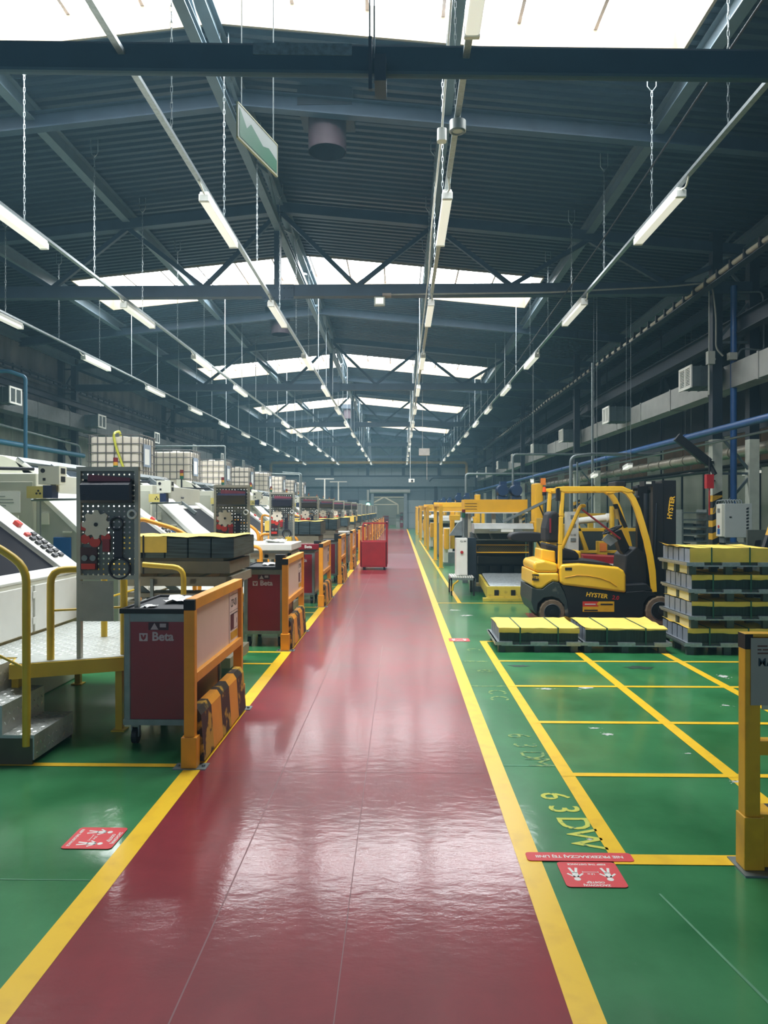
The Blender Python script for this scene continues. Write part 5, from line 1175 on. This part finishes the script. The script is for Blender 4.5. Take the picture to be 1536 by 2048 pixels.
# ------------------------------------------------------------------ press line on the right
def press():
    t = thing('sheet_press', '', 'machine', (2.1, 16, 0))
    DK = mat('press_dark', '#2b3639', .55, var=.2, vs=5)
    m = MB()
    for x in (1.42, 2.58): m.box(x, x + .12, 15.0, 15.2, 0, 1.2); m.box(x, x + .12, 16.8, 17.0, 0, 1.6)
    m.box(1.42, 2.7, 15.0, 15.1, .0, .1); m.build('leg', GREYM, t)
    m = MB(); m.box(1.55, 2.6, 15.4, 17.0, .15, 1.05); m.box(1.6, 2.55, 15.2, 15.5, .55, .7); m.box(1.75, 2.4, 15.1, 15.4, .3, .36)
    for k in range(4): m.box(1.6 + .25 * k, 1.75 + .25 * k, 15.3, 15.4, .2, .5)
    m.build('body', DK, t)
    m = MB(); m.box(1.46, 2.62, 14.65, 15.2, 1.19, 1.38, 0); m.prism([(14.62, 1.19), (14.55, 1.28), (14.65, 1.38), (14.7, 1.19)], 'x', 1.46, 2.62, 0)
    m.box(1.75, 1.92, 14.54, 14.56, 1.235, 1.265, 1); m.box(2.25, 2.4, 14.54, 14.56, 1.235, 1.265, 1); m.box(1.98, 2.22, 14.54, 14.56, 1.22, 1.27, 2); m.build('head_cover', [mat('head_cover_grey', '#b3b5b0', .45), GREYM, WHT], t)
    m = MB(); m.bar((1.5, 14.75, 1.06), (2.6, 14.75, 1.06), .02, .02)
    for x in (1.56, 1.84, 2.25, 2.55): m.bar((x, 14.75, 1.06), (x - .05, 14.85, 1.2), .03, .03)
    m.build('blade_rack', GREYM, t)
    m = MB(); m.box(1.55, 2.6, 15.0, 15.3, 1.0, 1.2); m.build('tool_bed', DK, t)
    m = MB(); zz0, zz1 = .79, .96
    m.box(1.5, 2.64, 14.86, 14.9, zz0, zz0 + .02, 0); m.box(1.5, 2.64, 14.86, 14.9, zz1 - .02, zz1, 0); m.box(1.5, 1.53, 14.86, 14.9, zz0, zz1, 0); m.box(2.61, 2.64, 14.86, 14.9, zz0, zz1, 0)
    k = 0
    while 1.53 + .045 * k < 2.6:
        x = 1.53 + .045 * k; m.bar((x, 14.88, zz0 + .02), (min(x + .13, 2.61), 14.88, zz1 - .02), .006, .006, 1); m.bar((min(x + .13, 2.61), 14.88, zz0 + .02), (x, 14.88, zz1 - .02), .006, .006, 1); k += 1
    m.build('mesh_guard', [YELM, mat('mesh_dark_yellow', '#7c6a2a', .5)], t)
    m = MB(); m.box(1.4, 2.78, 16.2, 16.9, 1.6, 1.88, 0)
    for k in range(3): m.box(1.42, 1.68, 16.185, 16.2, 1.67 + .06 * k, 1.675 + .06 * k, 1)
    m.box(1.4, 2.78, 16.15, 16.2, 1.575, 1.6, 2); m.build('top_beam', [YELM, BLK, WHT], t, bevel=.008)
    m = MB(); m.box(2.02, 2.1, 16.3, 16.4, 1.2, 1.6); m.box(1.5, 1.56, 16.3, 16.4, 1.0, 1.6); m.box(2.62, 2.68, 16.3, 16.4, 1.0, 1.6); m.build('support_post', mat('pale_post', '#b3b09b', .5), t)
    m = MB(); m.rbox(2.78, 2.96, 15.3, 15.8, 1.1, 2.2, .05); m.build('yellow_arm', YELM, t, bevel=.02)
    m = MB(); m.prism([(2.62, 1.2), (2.72, 1.2), (2.76, 1.3), (2.72, 1.42), (2.64, 1.42)], 'y', 14.6, 15.1); m.build('end_cover', YELM, t, bevel=.01)
    for dx in (0, .3):
        m = MB(); m.cyl((2.25 + dx, 16.2, 2.08), (2.25 + dx, 16.6, 2.08), .12, 16); m.box(2.2 + dx, 2.34 + dx, 16.3, 16.5, 2.12, 2.28); m.box(2.15 + dx, 2.36 + dx, 16.25, 16.5, 1.88, 1.96)
        for q in range(6): m.ring((2.25 + dx, 16.25 + .06 * q, 2.08), 'y', .122, .006, n=14, k=5)
        m.build('motor', MOTB, t)
    return t
pr = press(); pr['label'] = 'sheet metal press with grey head cover and yellow top beam left of the forklift, nearest'; pr['group'] = 'right side presses'
m = MB(); m.bar((2.08, 14.9, 1.42), (3.2, 14.6, 1.98), .3, .05, 0); m.bar((2.3, 14.75, 1.56), (2.95, 14.6, 1.88), .05, .02, 1)
t = thing('chute', 'grey inclined chute rising from the press towards the forklift roof', 'chute', (2.6, 14.8, 1.4)); m.build('slide', [GREYM, BLK], t)
m = MB(); m.bar((2.75, 14.7, 1.75), (2.95, 14.8, 1.3), .02, .02); m.build('strut', BLK, t)
lbl = 'far press with yellow top beam, %s on the right'
dup(pr, (-.1, 11.0, 0), lbl % 'second from the front'); dup(pr, (-.1, 20.5, 0), lbl % 'third from the front'); dup(pr, (-.1, 30, 0), lbl % 'fourth from the front')
# control cabinet on a slatted stand
t = thing('control_cabinet', 'slim white control cabinet with a red emergency button beside the nearest press', 'cabinet', (1.22, 14.6, .38))
m = MB(); m.box(1.09, 1.31, 14.4, 14.75, .38, 1.1); m.box(1.15, 1.3, 14.392, 14.4, .4, 1.08); m.build('body', WHT, t, bevel=.006)
m = MB(); m.box(1.31, 1.5, 14.6, 14.8, .3, 1.1); m.build('cable_cover', DARKST, t)
m = MB(); m.cyl((1.2, 14.375, .83), (1.2, 14.39, .83), .03, 14); m.cyl((1.2, 14.35, .83), (1.2, 14.375, .83), .02, 12); m.build('emergency_button', REDC, t)
text('CL 04', 'lettering', .045, (1, 0, 0), (0, 0, 1), (1.225, 14.391, 1.04), BLK, t, bold=.001)
m = MB(); m.cyl((1.26, 14.7, 1.1), (1.26, 14.7, 1.5), .022, 8, 0); m.cyl((1.26, 14.7, 1.5), (1.26, 14.7, 1.6), .035, 10, 1); m.cyl((1.26, 14.7, 1.6), (1.26, 14.7, 1.66), .035, 10, 2); m.build('stack_light', [GREYM, mat('dark_green_lens', '#11553d', .4), mat('dark_red_lens', '#6a1717', .4)], t)
m = MB(); m.prism([(.98, 1.14), (1.24, 1.14), (1.24, 1.44), (1.16, 1.4)], 'y', 14.75, 14.9); m.build('side_wing', GREYM, t)
t = thing('slatted_stand', 'low stand with white slatted top under the white control cabinet', 'stand', (1.2, 14.6, 0))
m = MB()
for k in range(10): m.box(.98 + .045 * k, 1.01 + .045 * k, 14.25, 14.9, .345, .37)
m.build('slat', WHT, t)
m = MB(); m.box(.97, 1.44, 14.24, 14.27, .3, .345); m.box(.97, 1.44, 14.88, 14.91, .3, .345); m.box(.97, 1.0, 14.24, 14.9, .3, .345); m.box(1.41, 1.44, 14.24, 14.9, .3, .345); m.build('frame', GREYM, t)
for x in (.99, 1.42):
    for y in (14.26, 14.88): m = MB(); m.box(x - .015, x + .015, y - .015, y + .015, 0, .3); m.build('leg', BLK, t)
m = MB(); m.tube([(1.0, 14.2, .1), (1.02, 14.2, .22), (1.12, 14.2, .3)], .02, 6); m.build('yellow_brace', YELR, t)
# roller conveyor
t = thing('roller_conveyor', 'yellow framed roller conveyor on the floor in front of the nearest press', 'conveyor', (2.05, 14.1, 0))
m = MB(); m.prism([(13.5, .04), (14.9, .2), (14.9, .36), (13.5, .25)], 'x', 1.58, 1.63); m.prism([(13.5, .04), (14.9, .2), (14.9, .36), (13.5, .25)], 'x', 2.5, 2.55); m.box(1.58, 2.55, 13.46, 13.52, .1, .26); m.box(1.5, 2.6, 13.38, 13.5, 0, .06); m.box(1.58, 2.55, 13.44, 13.46, .06, .1)
m.build('frame', mat('conveyor_yellow', '#c9b343', .5, hex2='#a8933a', thr=(.55, .7), vs=8), t, bevel=.004)
for k in range(14):
    y = 13.6 + .09 * k; m = MB(); m.cyl((1.64, y, .25 + .0077 * k * 1.1), (2.49, y, .25 + .0077 * k * 1.1), .032, 12); m.build('roller', GALV, t)
m = MB()
for x in (1.75, 2.05, 2.4): m.box(x - .04, x + .04, 13.44, 13.46, .1, .2)
m.build('bracket', BLK, t)
# yellow guard portals along the line
def portal():
    t = thing('guard_portal', '', 'guard', (1.9, 22, 0))
    for x, y in ((1.17, 21.2), (1.17, 24.6), (2.75, 24.6)): m = MB(); m.box(x - .05, x + .05, y - .05, y + .05, 0, 1.78); m.box(x - .08, x + .08, y - .06, y + .06, 0, .012); m.build('post', YELM, t)
    m = MB(); m.box(1.12, 2.8, 24.5, 24.7, 1.74, 1.9); m.box(1.12, 1.22, 21.2, 24.7, 1.76, 1.84); m.build('beam', YELM, t, bevel=.01)
    m = MB(); m.box(1.5, 1.62, 22.0, 22.3, .5, 1.6); m.rbox(1.3, 1.45, 21.7, 22.1, .5, 1.1, .04); m.box(1.45, 1.75, 21.6, 21.9, 1.35, 1.5); m.build('actuator', YELM, t, bevel=.01)
    m = MB(); m.box(1.2, 1.3, 22.1, 22.5, .1, .9); m.box(1.3, 1.42, 21.9, 22.3, .1, .55); m.build('pillar', WHT, t)
    m = MB()
    for k in range(9): m.box(1.2, 1.205, 21.3 + .1 * k, 21.31 + .1 * k, .3, 1.1)
    for k in range(8): m.box(1.2, 1.205, 21.3, 22.2, .3 + .1 * k, .31 + .1 * k)
    m.build('mesh_panel', mat('mesh_brown', '#8a7a45', .5), t)
    m = MB(); m.box(1.35, 1.62, 22.9, 23.2, .35, 1.1, 0); m.box(1.4, 1.5, 22.89, 22.9, .8, .95, 1); m.box(1.42, 1.47, 22.89, 22.9, .62, .68, 1); m.build('control_box', [WHT, BLK], t)
    m = MB(); m.box(1.35, 1.9, 22.8, 23.4, .0, .35); m.build('base', GREYM, t)
    return t
pt = portal(); plb = 'yellow guard portal around a press cell on the right, %s'; pt['label'] = plb % ORD[0]; pt['group'] = 'guard portals'
for k, dy in enumerate((9.5, 19.5, 28.5)): dup(pt, (-.02, dy, 0), plb % ORD[k + 1])
m = MB(); m.box(1.45, 2.3, 58, 59.2, .35, .6, 0); m.box(1.4, 2.35, 57.9, 59.3, .2, .35, 1); m.box(1.5, 2.2, 58.1, 59, 0, .2, 0); m.rbox(1.55, 2.1, 58.2, 59, .6, .85, .1, 0)
tag(m.build('loaded_cart', [GREYM, CREAM]), 'far low cart carrying a grey bundle near the end wall gate', 'cart')
# things behind the forklift
t = thing('padded_cover', 'black padded oval cover on an arm left of the forklift seat', 'cover', (2.05, 12.6, 1.15))
m = MB(); n = 20; pts = [(2.12 + .29 * math.copysign(abs(math.cos(2 * math.pi * k / n)) ** .7, math.cos(2 * math.pi * k / n)), 1.2 + .085 * math.copysign(abs(math.sin(2 * math.pi * k / n)) ** .7, math.sin(2 * math.pi * k / n))) for k in range(n)]
m.prism(pts, 'y', 12.3, 12.7); m.build('shell', BLKP, t, bevel=.02)
m = MB(); m.tube([(2.3, 12.5, 1.15), (2.45, 12.5, .9), (2.4, 12.5, .7)], .02, 6); m.cyl((2.2, 12.5, 0), (2.2, 12.5, 1.13), .03, 8); m.build('arm', BLKP, t)
t = thing('control_cabinet', 'tall white control box with a lamp seen through the forklift cab', 'cabinet', (3.0, 13, 0))
m = MB(); m.box(2.93, 3.12, 13, 13.25, .72, 1.62, 0)
for z in (.9, 1.1, 1.35, 1.5): m.box(2.98, 3.07, 12.99, 13, z, z + .06, 1)
m.build('body', [mat('pale_grey_cabinet', '#b4b6ae', .5), GREYM], t)
text('CL 03', 'lettering', .04, (1, 0, 0), (0, 0, 1), (3.02, 12.99, 1.22), BLK, t)
m = MB(); m.box(2.98, 3.06, 13.05, 13.15, 0, .72); m.build('stand', GREYM, t)
t = thing('transfer_machine', 'yellow machine frame with mesh and tie beams seen through the forklift cab', 'machine', (3.7, 14, 0))
FY = mat('frame_yellow', '#c9a21f', .5, var=.1)
m = MB(); m.box(3.15, 3.22, 13.6, 14.6, .85, 1.38); m.prism([(3.22, 1.38), (3.28, 1.38), (3.45, .92), (3.38, .9)], 'y', 13.6, 13.7); m.box(3.2, 4.9, 13.6, 13.68, 1.26, 1.32); m.box(3.3, 4.9, 13.6, 13.68, .86, .91); m.box(3.72, 3.78, 13.6, 13.66, .9, 1.3); m.box(4.35, 4.42, 13.6, 13.66, .9, 1.3); m.box(4.75, 4.9, 13.5, 14.4, .8, 1.5); m.box(3.6, 3.76, 13.5, 13.7, .78, 1.08); m.box(3.0, 4.6, 15.4, 15.5, 1.5, 1.58); m.box(3.9, 4.0, 15.4, 15.5, 1.2, 1.5)
m.build('yellow_frame', FY, t, bevel=.006)
m = MB(); m.box(3.2, 4.8, 14.5, 15.3, .0, 1.25); m.box(3.4, 4.6, 13.9, 14.5, .1, .8); m.box(4.9, 5.3, 15.0, 15.8, .0, 1.3); m.build('body', mat('machine_dark_core', '#25302f', .6, var=.25, vs=5), t)
m = MB(); m.cyl((3.1, 13.9, 1.42), (3.85, 13.9, 1.5), .055, 14, r2=.07); m.cyl((3.85, 13.9, 1.5), (3.9, 13.9, 1.5), .09, 14); m.build('extraction_tube', WHT, t)
m = MB(); m.rbox(3.86, 3.92, 13.6, 13.75, 1.2, 1.72, .02); m.ring((3.95, 13.55, 1.18), 'y', .05, .012); m.box(3.93, 3.98, 13.5, 13.6, 1.02, 1.22); m.build('guide_plate', FY, t)
m = MB(); m.box(3.62, 3.74, 13.49, 13.5, .9, 1.05); m.build('orange_label', mat('orange_card', '#d97b2a', .6), t)
m = MB(); m.box(2.55, 2.8, 13.3, 13.9, .0, 1.5)
for k in range(12): m.box(2.53, 2.82, 13.28, 13.29, .1 + .12 * k, .12 + .12 * k)
t2 = m.build('mesh_fence', mat('fence_yellow', '#b7942a', .6, var=.15)); tag(t2, 'yellow mesh guard post left of the forklift rear pillar', 'guard')
m = MB(); m.prism([(3.15, .45), (3.1, .88), (4.7, .8), (4.6, .4)], 'y', 12.6, 13.3, 0); m.box(4.05, 4.4, 12.58, 12.6, .55, .76, 1); m.box(3.45, 3.6, 12.58, 12.6, .66, .74, 1); m.box(3.3, 4.4, 12.7, 13.2, 0, .45, 2)
tag(m.build('scrap_bin', [mat('bin_red', '#8f1a22', .5, var=.1), WHT, DARKST]), 'red metal bin with white labels behind the forklift cab', 'bin')
for i in range(2):
    m = MB(); m.box(3.2 + .9 * i, 3.8 + .9 * i, 12.75, 13.15, .79, .95, 0)
m = MB(); m.rbox(2.7, 2.98, 12.2, 12.6, 0, .98, .05); tag(m.build('yellow_housing', YELT, bevel=.03), 'rounded yellow machine housing visible behind the forklift seat', 'machine')
# shelving, cabinet, striped brace near the right column
t = thing('drawer_rack', 'grey metal rack of drawers and sheet shelves behind the tall pallet stack', 'rack', (7.0, 17.6, 0))
m = MB()
for x in (6.55, 7.12, 7.7): m.box(x - .02, x + .02, 17.3, 17.9, 0, 1.66)
m.build('upright', GREYM, t)
for k in range(9):
    z = .25 + .165 * k; m = MB(); m.box(6.55, 7.7, 17.28, 17.9, z, z + .03); m.build('shelf', GREYM, t)
m = MB(); q = random.Random(5)
for k in range(8):
    for c in range(4):
        if q.random() < .75: x = 6.6 + .28 * c; z = .28 + .165 * k; m.box(x, x + q.uniform(.12, .24), 17.35, 17.8, z, z + q.uniform(.05, .1))
m.build('stored_parts', DSTEEL, t)
t = thing('electrical_cabinet', 'light grey electrical cabinet on legs beside the striped column', 'cabinet', (6.2, 14, 0))
m = MB(); m.box(6.0, 6.5, 13.8, 14.1, 1.14, 1.77); m.build('body', mat('cabinet_light_grey', '#a9aeab', .45, var=.03), t, bevel=.008)
m = MB()
for k in range(8): m.prism([(6.39, 1.24 + .06 * k), (6.43, 1.25 + .06 * k), (6.43, 1.28 + .06 * k), (6.39, 1.265 + .06 * k)], 'y', 13.79, 13.8)
m.box(6.08, 6.12, 13.79, 13.8, 1.51, 1.53); m.build('vent_slot', BLK, t)
m = MB(); m.box(5.95, 6.0, 13.82, 14.06, 1.16, 1.76, 0); m.cyl((5.94, 13.95, 1.34), (5.95, 13.95, 1.34), .03, 12, 1); m.box(5.945, 5.95, 13.9, 14.0, 1.2, 1.3, 2); m.box(5.945, 5.95, 13.9, 14.0, 1.6, 1.68, 3); m.build('side_panel', [CREAM, REDC, BLUEB, GREYM], t)
m = MB()
for k in range(7): m.tube([(6.08 + .05 * k, 13.95, 1.77), (6.07 + .05 * k, 13.97, 1.84), (6.0 + .05 * k, 14.15, 1.82), (6.0 + .04 * k, 14.3, 1.6)], .012, 5, fil=.03)
m.build('cable_loop', GREYM, t)
m = MB(); m.box(6.0, 6.04, 13.85, 14.05, 0, 1.14); m.box(6.46, 6.5, 13.85, 14.05, 0, 1.14); m.box(6.0, 6.5, 13.85, 14.05, 1.0, 1.04); m.build('stand', GREYM, t)
def striped(a, b, w, n, name, label):
    m = MB(); a = Vector(a); b = Vector(b)
    for k in range(n): p = a.lerp(b, k / n); q_ = a.lerp(b, (k + 1) / n); m.bar(p, q_, w, w * .8, k % 2, up=(0, 1, 0))
    return tag(m.build(name, [BLK, YEL]), label, 'beam')
striped((5.0, 10.9, .0), (5.9, 10.9, 2.9), .11, 16, 'striped_brace', 'leaning yellow and black striped brace at the right frame edge')
t = thing('perforated_screen', 'dark perforated guard panel behind the leaning striped brace', 'panel', (6.1, 11.4, 0))
m = MB(); m.box(5.25, 6.6, 11.3, 11.34, .1, 1.35); m.build('sheet', mat('dark_olive_panel', '#4d554e', .6), t)
m = MB()
for i in range(7):
    for j in range(6):
        x = 5.35 + .17 * i; z = .25 + .17 * j; m.prism([(x, z), (x + .08, z + .01), (x + .1, z + .1), (x + .02, z + .09)], 'y', 11.29, 11.3)
m.build('slot', BLK, t)
m = MB(); m.rbox(4.8, 6.5, 10.05, 10.8, 0, 1.02, .08, 0); tag(m.build('machine_base', mat('dark_machine_base', '#2d3a3a', .5, var=.2)), 'dark machine base at the right frame edge behind the tall pallet stack', 'machine')
m = MB(); m.bar((4.4, 9.75, .74), (5.6, 9.75, .68), .5, .05); tag(m.build('paper_sheet', YPAP), 'yellow paper covered slab right of the tall pallet stack', 'paper')
m = MB()
for k in range(5): m.box(4.45, 5.6, 9.5, 10.0, .05 + .13 * k, .15 + .13 * k)
tag(m.build('sheet_bundle', DSTEEL), 'dark bundle of steel sheets right of the tall pallet stack', 'sheet stack')

# right foreground barrier
t = thing('aisle_barrier', 'yellow barrier with a grey sign at the right edge in the foreground', 'barrier', (2.2, 3.46, 0)); y = 3.44; h = 1.085
for x in (1.61, 3.1):
    m = MB(); m.box(x - .035, x + .035, y - .03, y + .04, 0.008, h - .07); m.box(x - .042, x + .05, y - .042, y + .05, .008, .25, 0); m.build('post', YEL, t, bevel=.004)
    m = MB(); m.box(x - .036, x + .0, y - .031, y + .041, h - .07, h - .002); m.build('end_cap', BLKP, t)
    m = MB(); m.box(x - .06, x + .09, y - .09, y + .1, 0, .008); m.build('base_plate', GREYM, t)
m = MB(); m.box(1.575, 3.13, y - .03, y + .04, h - .07 + .055, h); m.box(1.61, 3.1, y - .0, y + .04, h - .07, h - .01); m.build('top_rail', YEL, t, bevel=.003)
m = MB(); m.box(1.64, 3.08, y - .03, y + .035, .53, .595); m.build('middle_rail', YEL, t, bevel=.003)
m = MB(); m.box(1.598, 2.5, y - .036, y - .032, .76, h - .018, 0); m.build('sign_panel', mat('grey_sign', '#97948a', .5, var=.03), t)
m = MB(); m.box(1.65, 2.5, y - .034, y - .028, .74, .78, 0); m.box(1.68, 1.692, y - .038, y - .034, .78, .815, 0); m.build('sign_strip', mat('pale_strip', '#b9bfa8', .5), t)
rl = mat('sign_text_brown', '#5a3a30', .6)
for s_, z in (('ODPOWIEDZIALNOŚĆ', .0), ('NA PRZEJŚCIU', -.018), ('UTRZYMUJ PORZĄDEK', -.036)):
    pass
m = MB()
for k in range(3):
    q = random.Random(k); x = 1.628
    while x < 2.2:
        w = q.uniform(.012, .05); m.box(x, x + w, y - .0375, y - .036, 1.027 - .0165 * k, 1.0335 - .0165 * k); x += w + .006
m.build('small_print', rl, t)
text('MAX', 'lettering', .052, (1, 0, 0), (0, 0, 1), (1.629, y - .037, .955), mat('sign_navy', '#17303c', .5), t, align='LEFT', bold=.0004, sx=.95)
m = MB(); m.prism([(1.64, .02), (1.64, .26), (1.72, .26), (1.95, .02)], 'y', y - .03, y + .1, 0); m.prism([(1.72, .26), (2.6, .26), (2.6, .02), (1.95, .02)], 'y', y - .028, y + .1, 1); m.build('kick_guard', [YEL, BLKP], t)

# red steel cart on the walkway
t = thing('wire_cart', 'red steel cart with raised frame standing at the left edge of the walkway', 'cart', (-.72, 20.8, 0))
m = MB(); m.box(-1.08, -.36, 20.3, 20.33, .1, .78); m.box(-1.08, -.36, 21.27, 21.3, .1, .78); m.box(-1.08, -1.05, 20.3, 21.3, .1, .5); m.box(-.39, -.36, 20.3, 21.3, .1, .5); m.box(-1.08, -.36, 20.3, 21.3, .08, .12); m.build('panel', REDC, t, bevel=.006)
m = MB()
for y in (20.32, 21.28): m.box(-.39, -.35, y - .02, y + .02, .1, 1.32)
m.box(-1.08, -1.04, 21.26, 21.3, .1, 1.25); m.box(-.39, -.35, 20.3, 21.3, 1.28, 1.32); m.box(-1.06, -.36, 21.26, 21.3, 1.25, 1.29); m.box(-1.1, -1.06, 20.3, 20.34, .1, .82); m.build('frame', REDC, t)
m = MB()
for k in range(12): m.box(-1.05 + .055 * k, -1.045 + .055 * k, 21.28, 21.285, .78, 1.25); m.box(-.375, -.37, 20.35 + .08 * k, 20.355 + .08 * k, .5, 1.28)
m.build('wire_grid', REDC, t)
for x in (-1.0, -.44):
    for y in (20.4, 21.2): m = MB(); m.cyl((x - .02, y, .045), (x + .02, y, .045), .045, 12); m.box(x - .03, x + .03, y - .03, y + .03, .07, .09); m.build('caster', BLKP, t)
rag(-.85, 20.7, .5, .3, 'white papers and scraps in the red steel cart', 12)
t = thing('white_trolley', 'narrow white tubular trolley left of the red steel cart', 'trolley', (-1.6, 22.3, 0))
m = MB(); m.box(-1.56, -1.52, 22, 22.04, 0, 1.0); m.box(-1.9, -1.86, 22, 22.04, 0, 1.0); m.box(-1.56, -1.52, 22.5, 22.54, 0, 1.0); m.box(-1.9, -1.86, 22.5, 22.54, 0, 1.0)
for z in (.3, .65, .98): m.box(-1.9, -1.52, 22, 22.54, z, z + .03)
m.build('frame', WHT, t)

# ------------------------------------------------------------------ light dust haze filling the hall
m = MB(); m.box(XL - .6, XR + .6, -6.2, 82, -.1, 9.0)
hz = m.build('haze', MATS['white_paint'])
hm = bpy.data.materials.new('dust_haze'); hm.use_nodes = True; nt = hm.node_tree
for n_ in list(nt.nodes):
    if n_.type == 'BSDF_PRINCIPLED': nt.nodes.remove(n_)
vs = nt.nodes.new('ShaderNodeVolumeScatter'); vs.inputs['Color'].default_value = (.45, .82, 1, 1); vs.inputs['Density'].default_value = HAZE; vs.inputs['Anisotropy'].default_value = .35
nt.links.new(vs.outputs[0], nt.nodes['Material Output'].inputs['Volume'])
hz.data.materials[0] = hm
tag(hz, 'thin bluish dust haze filling the whole hall', 'haze', kind='stuff')
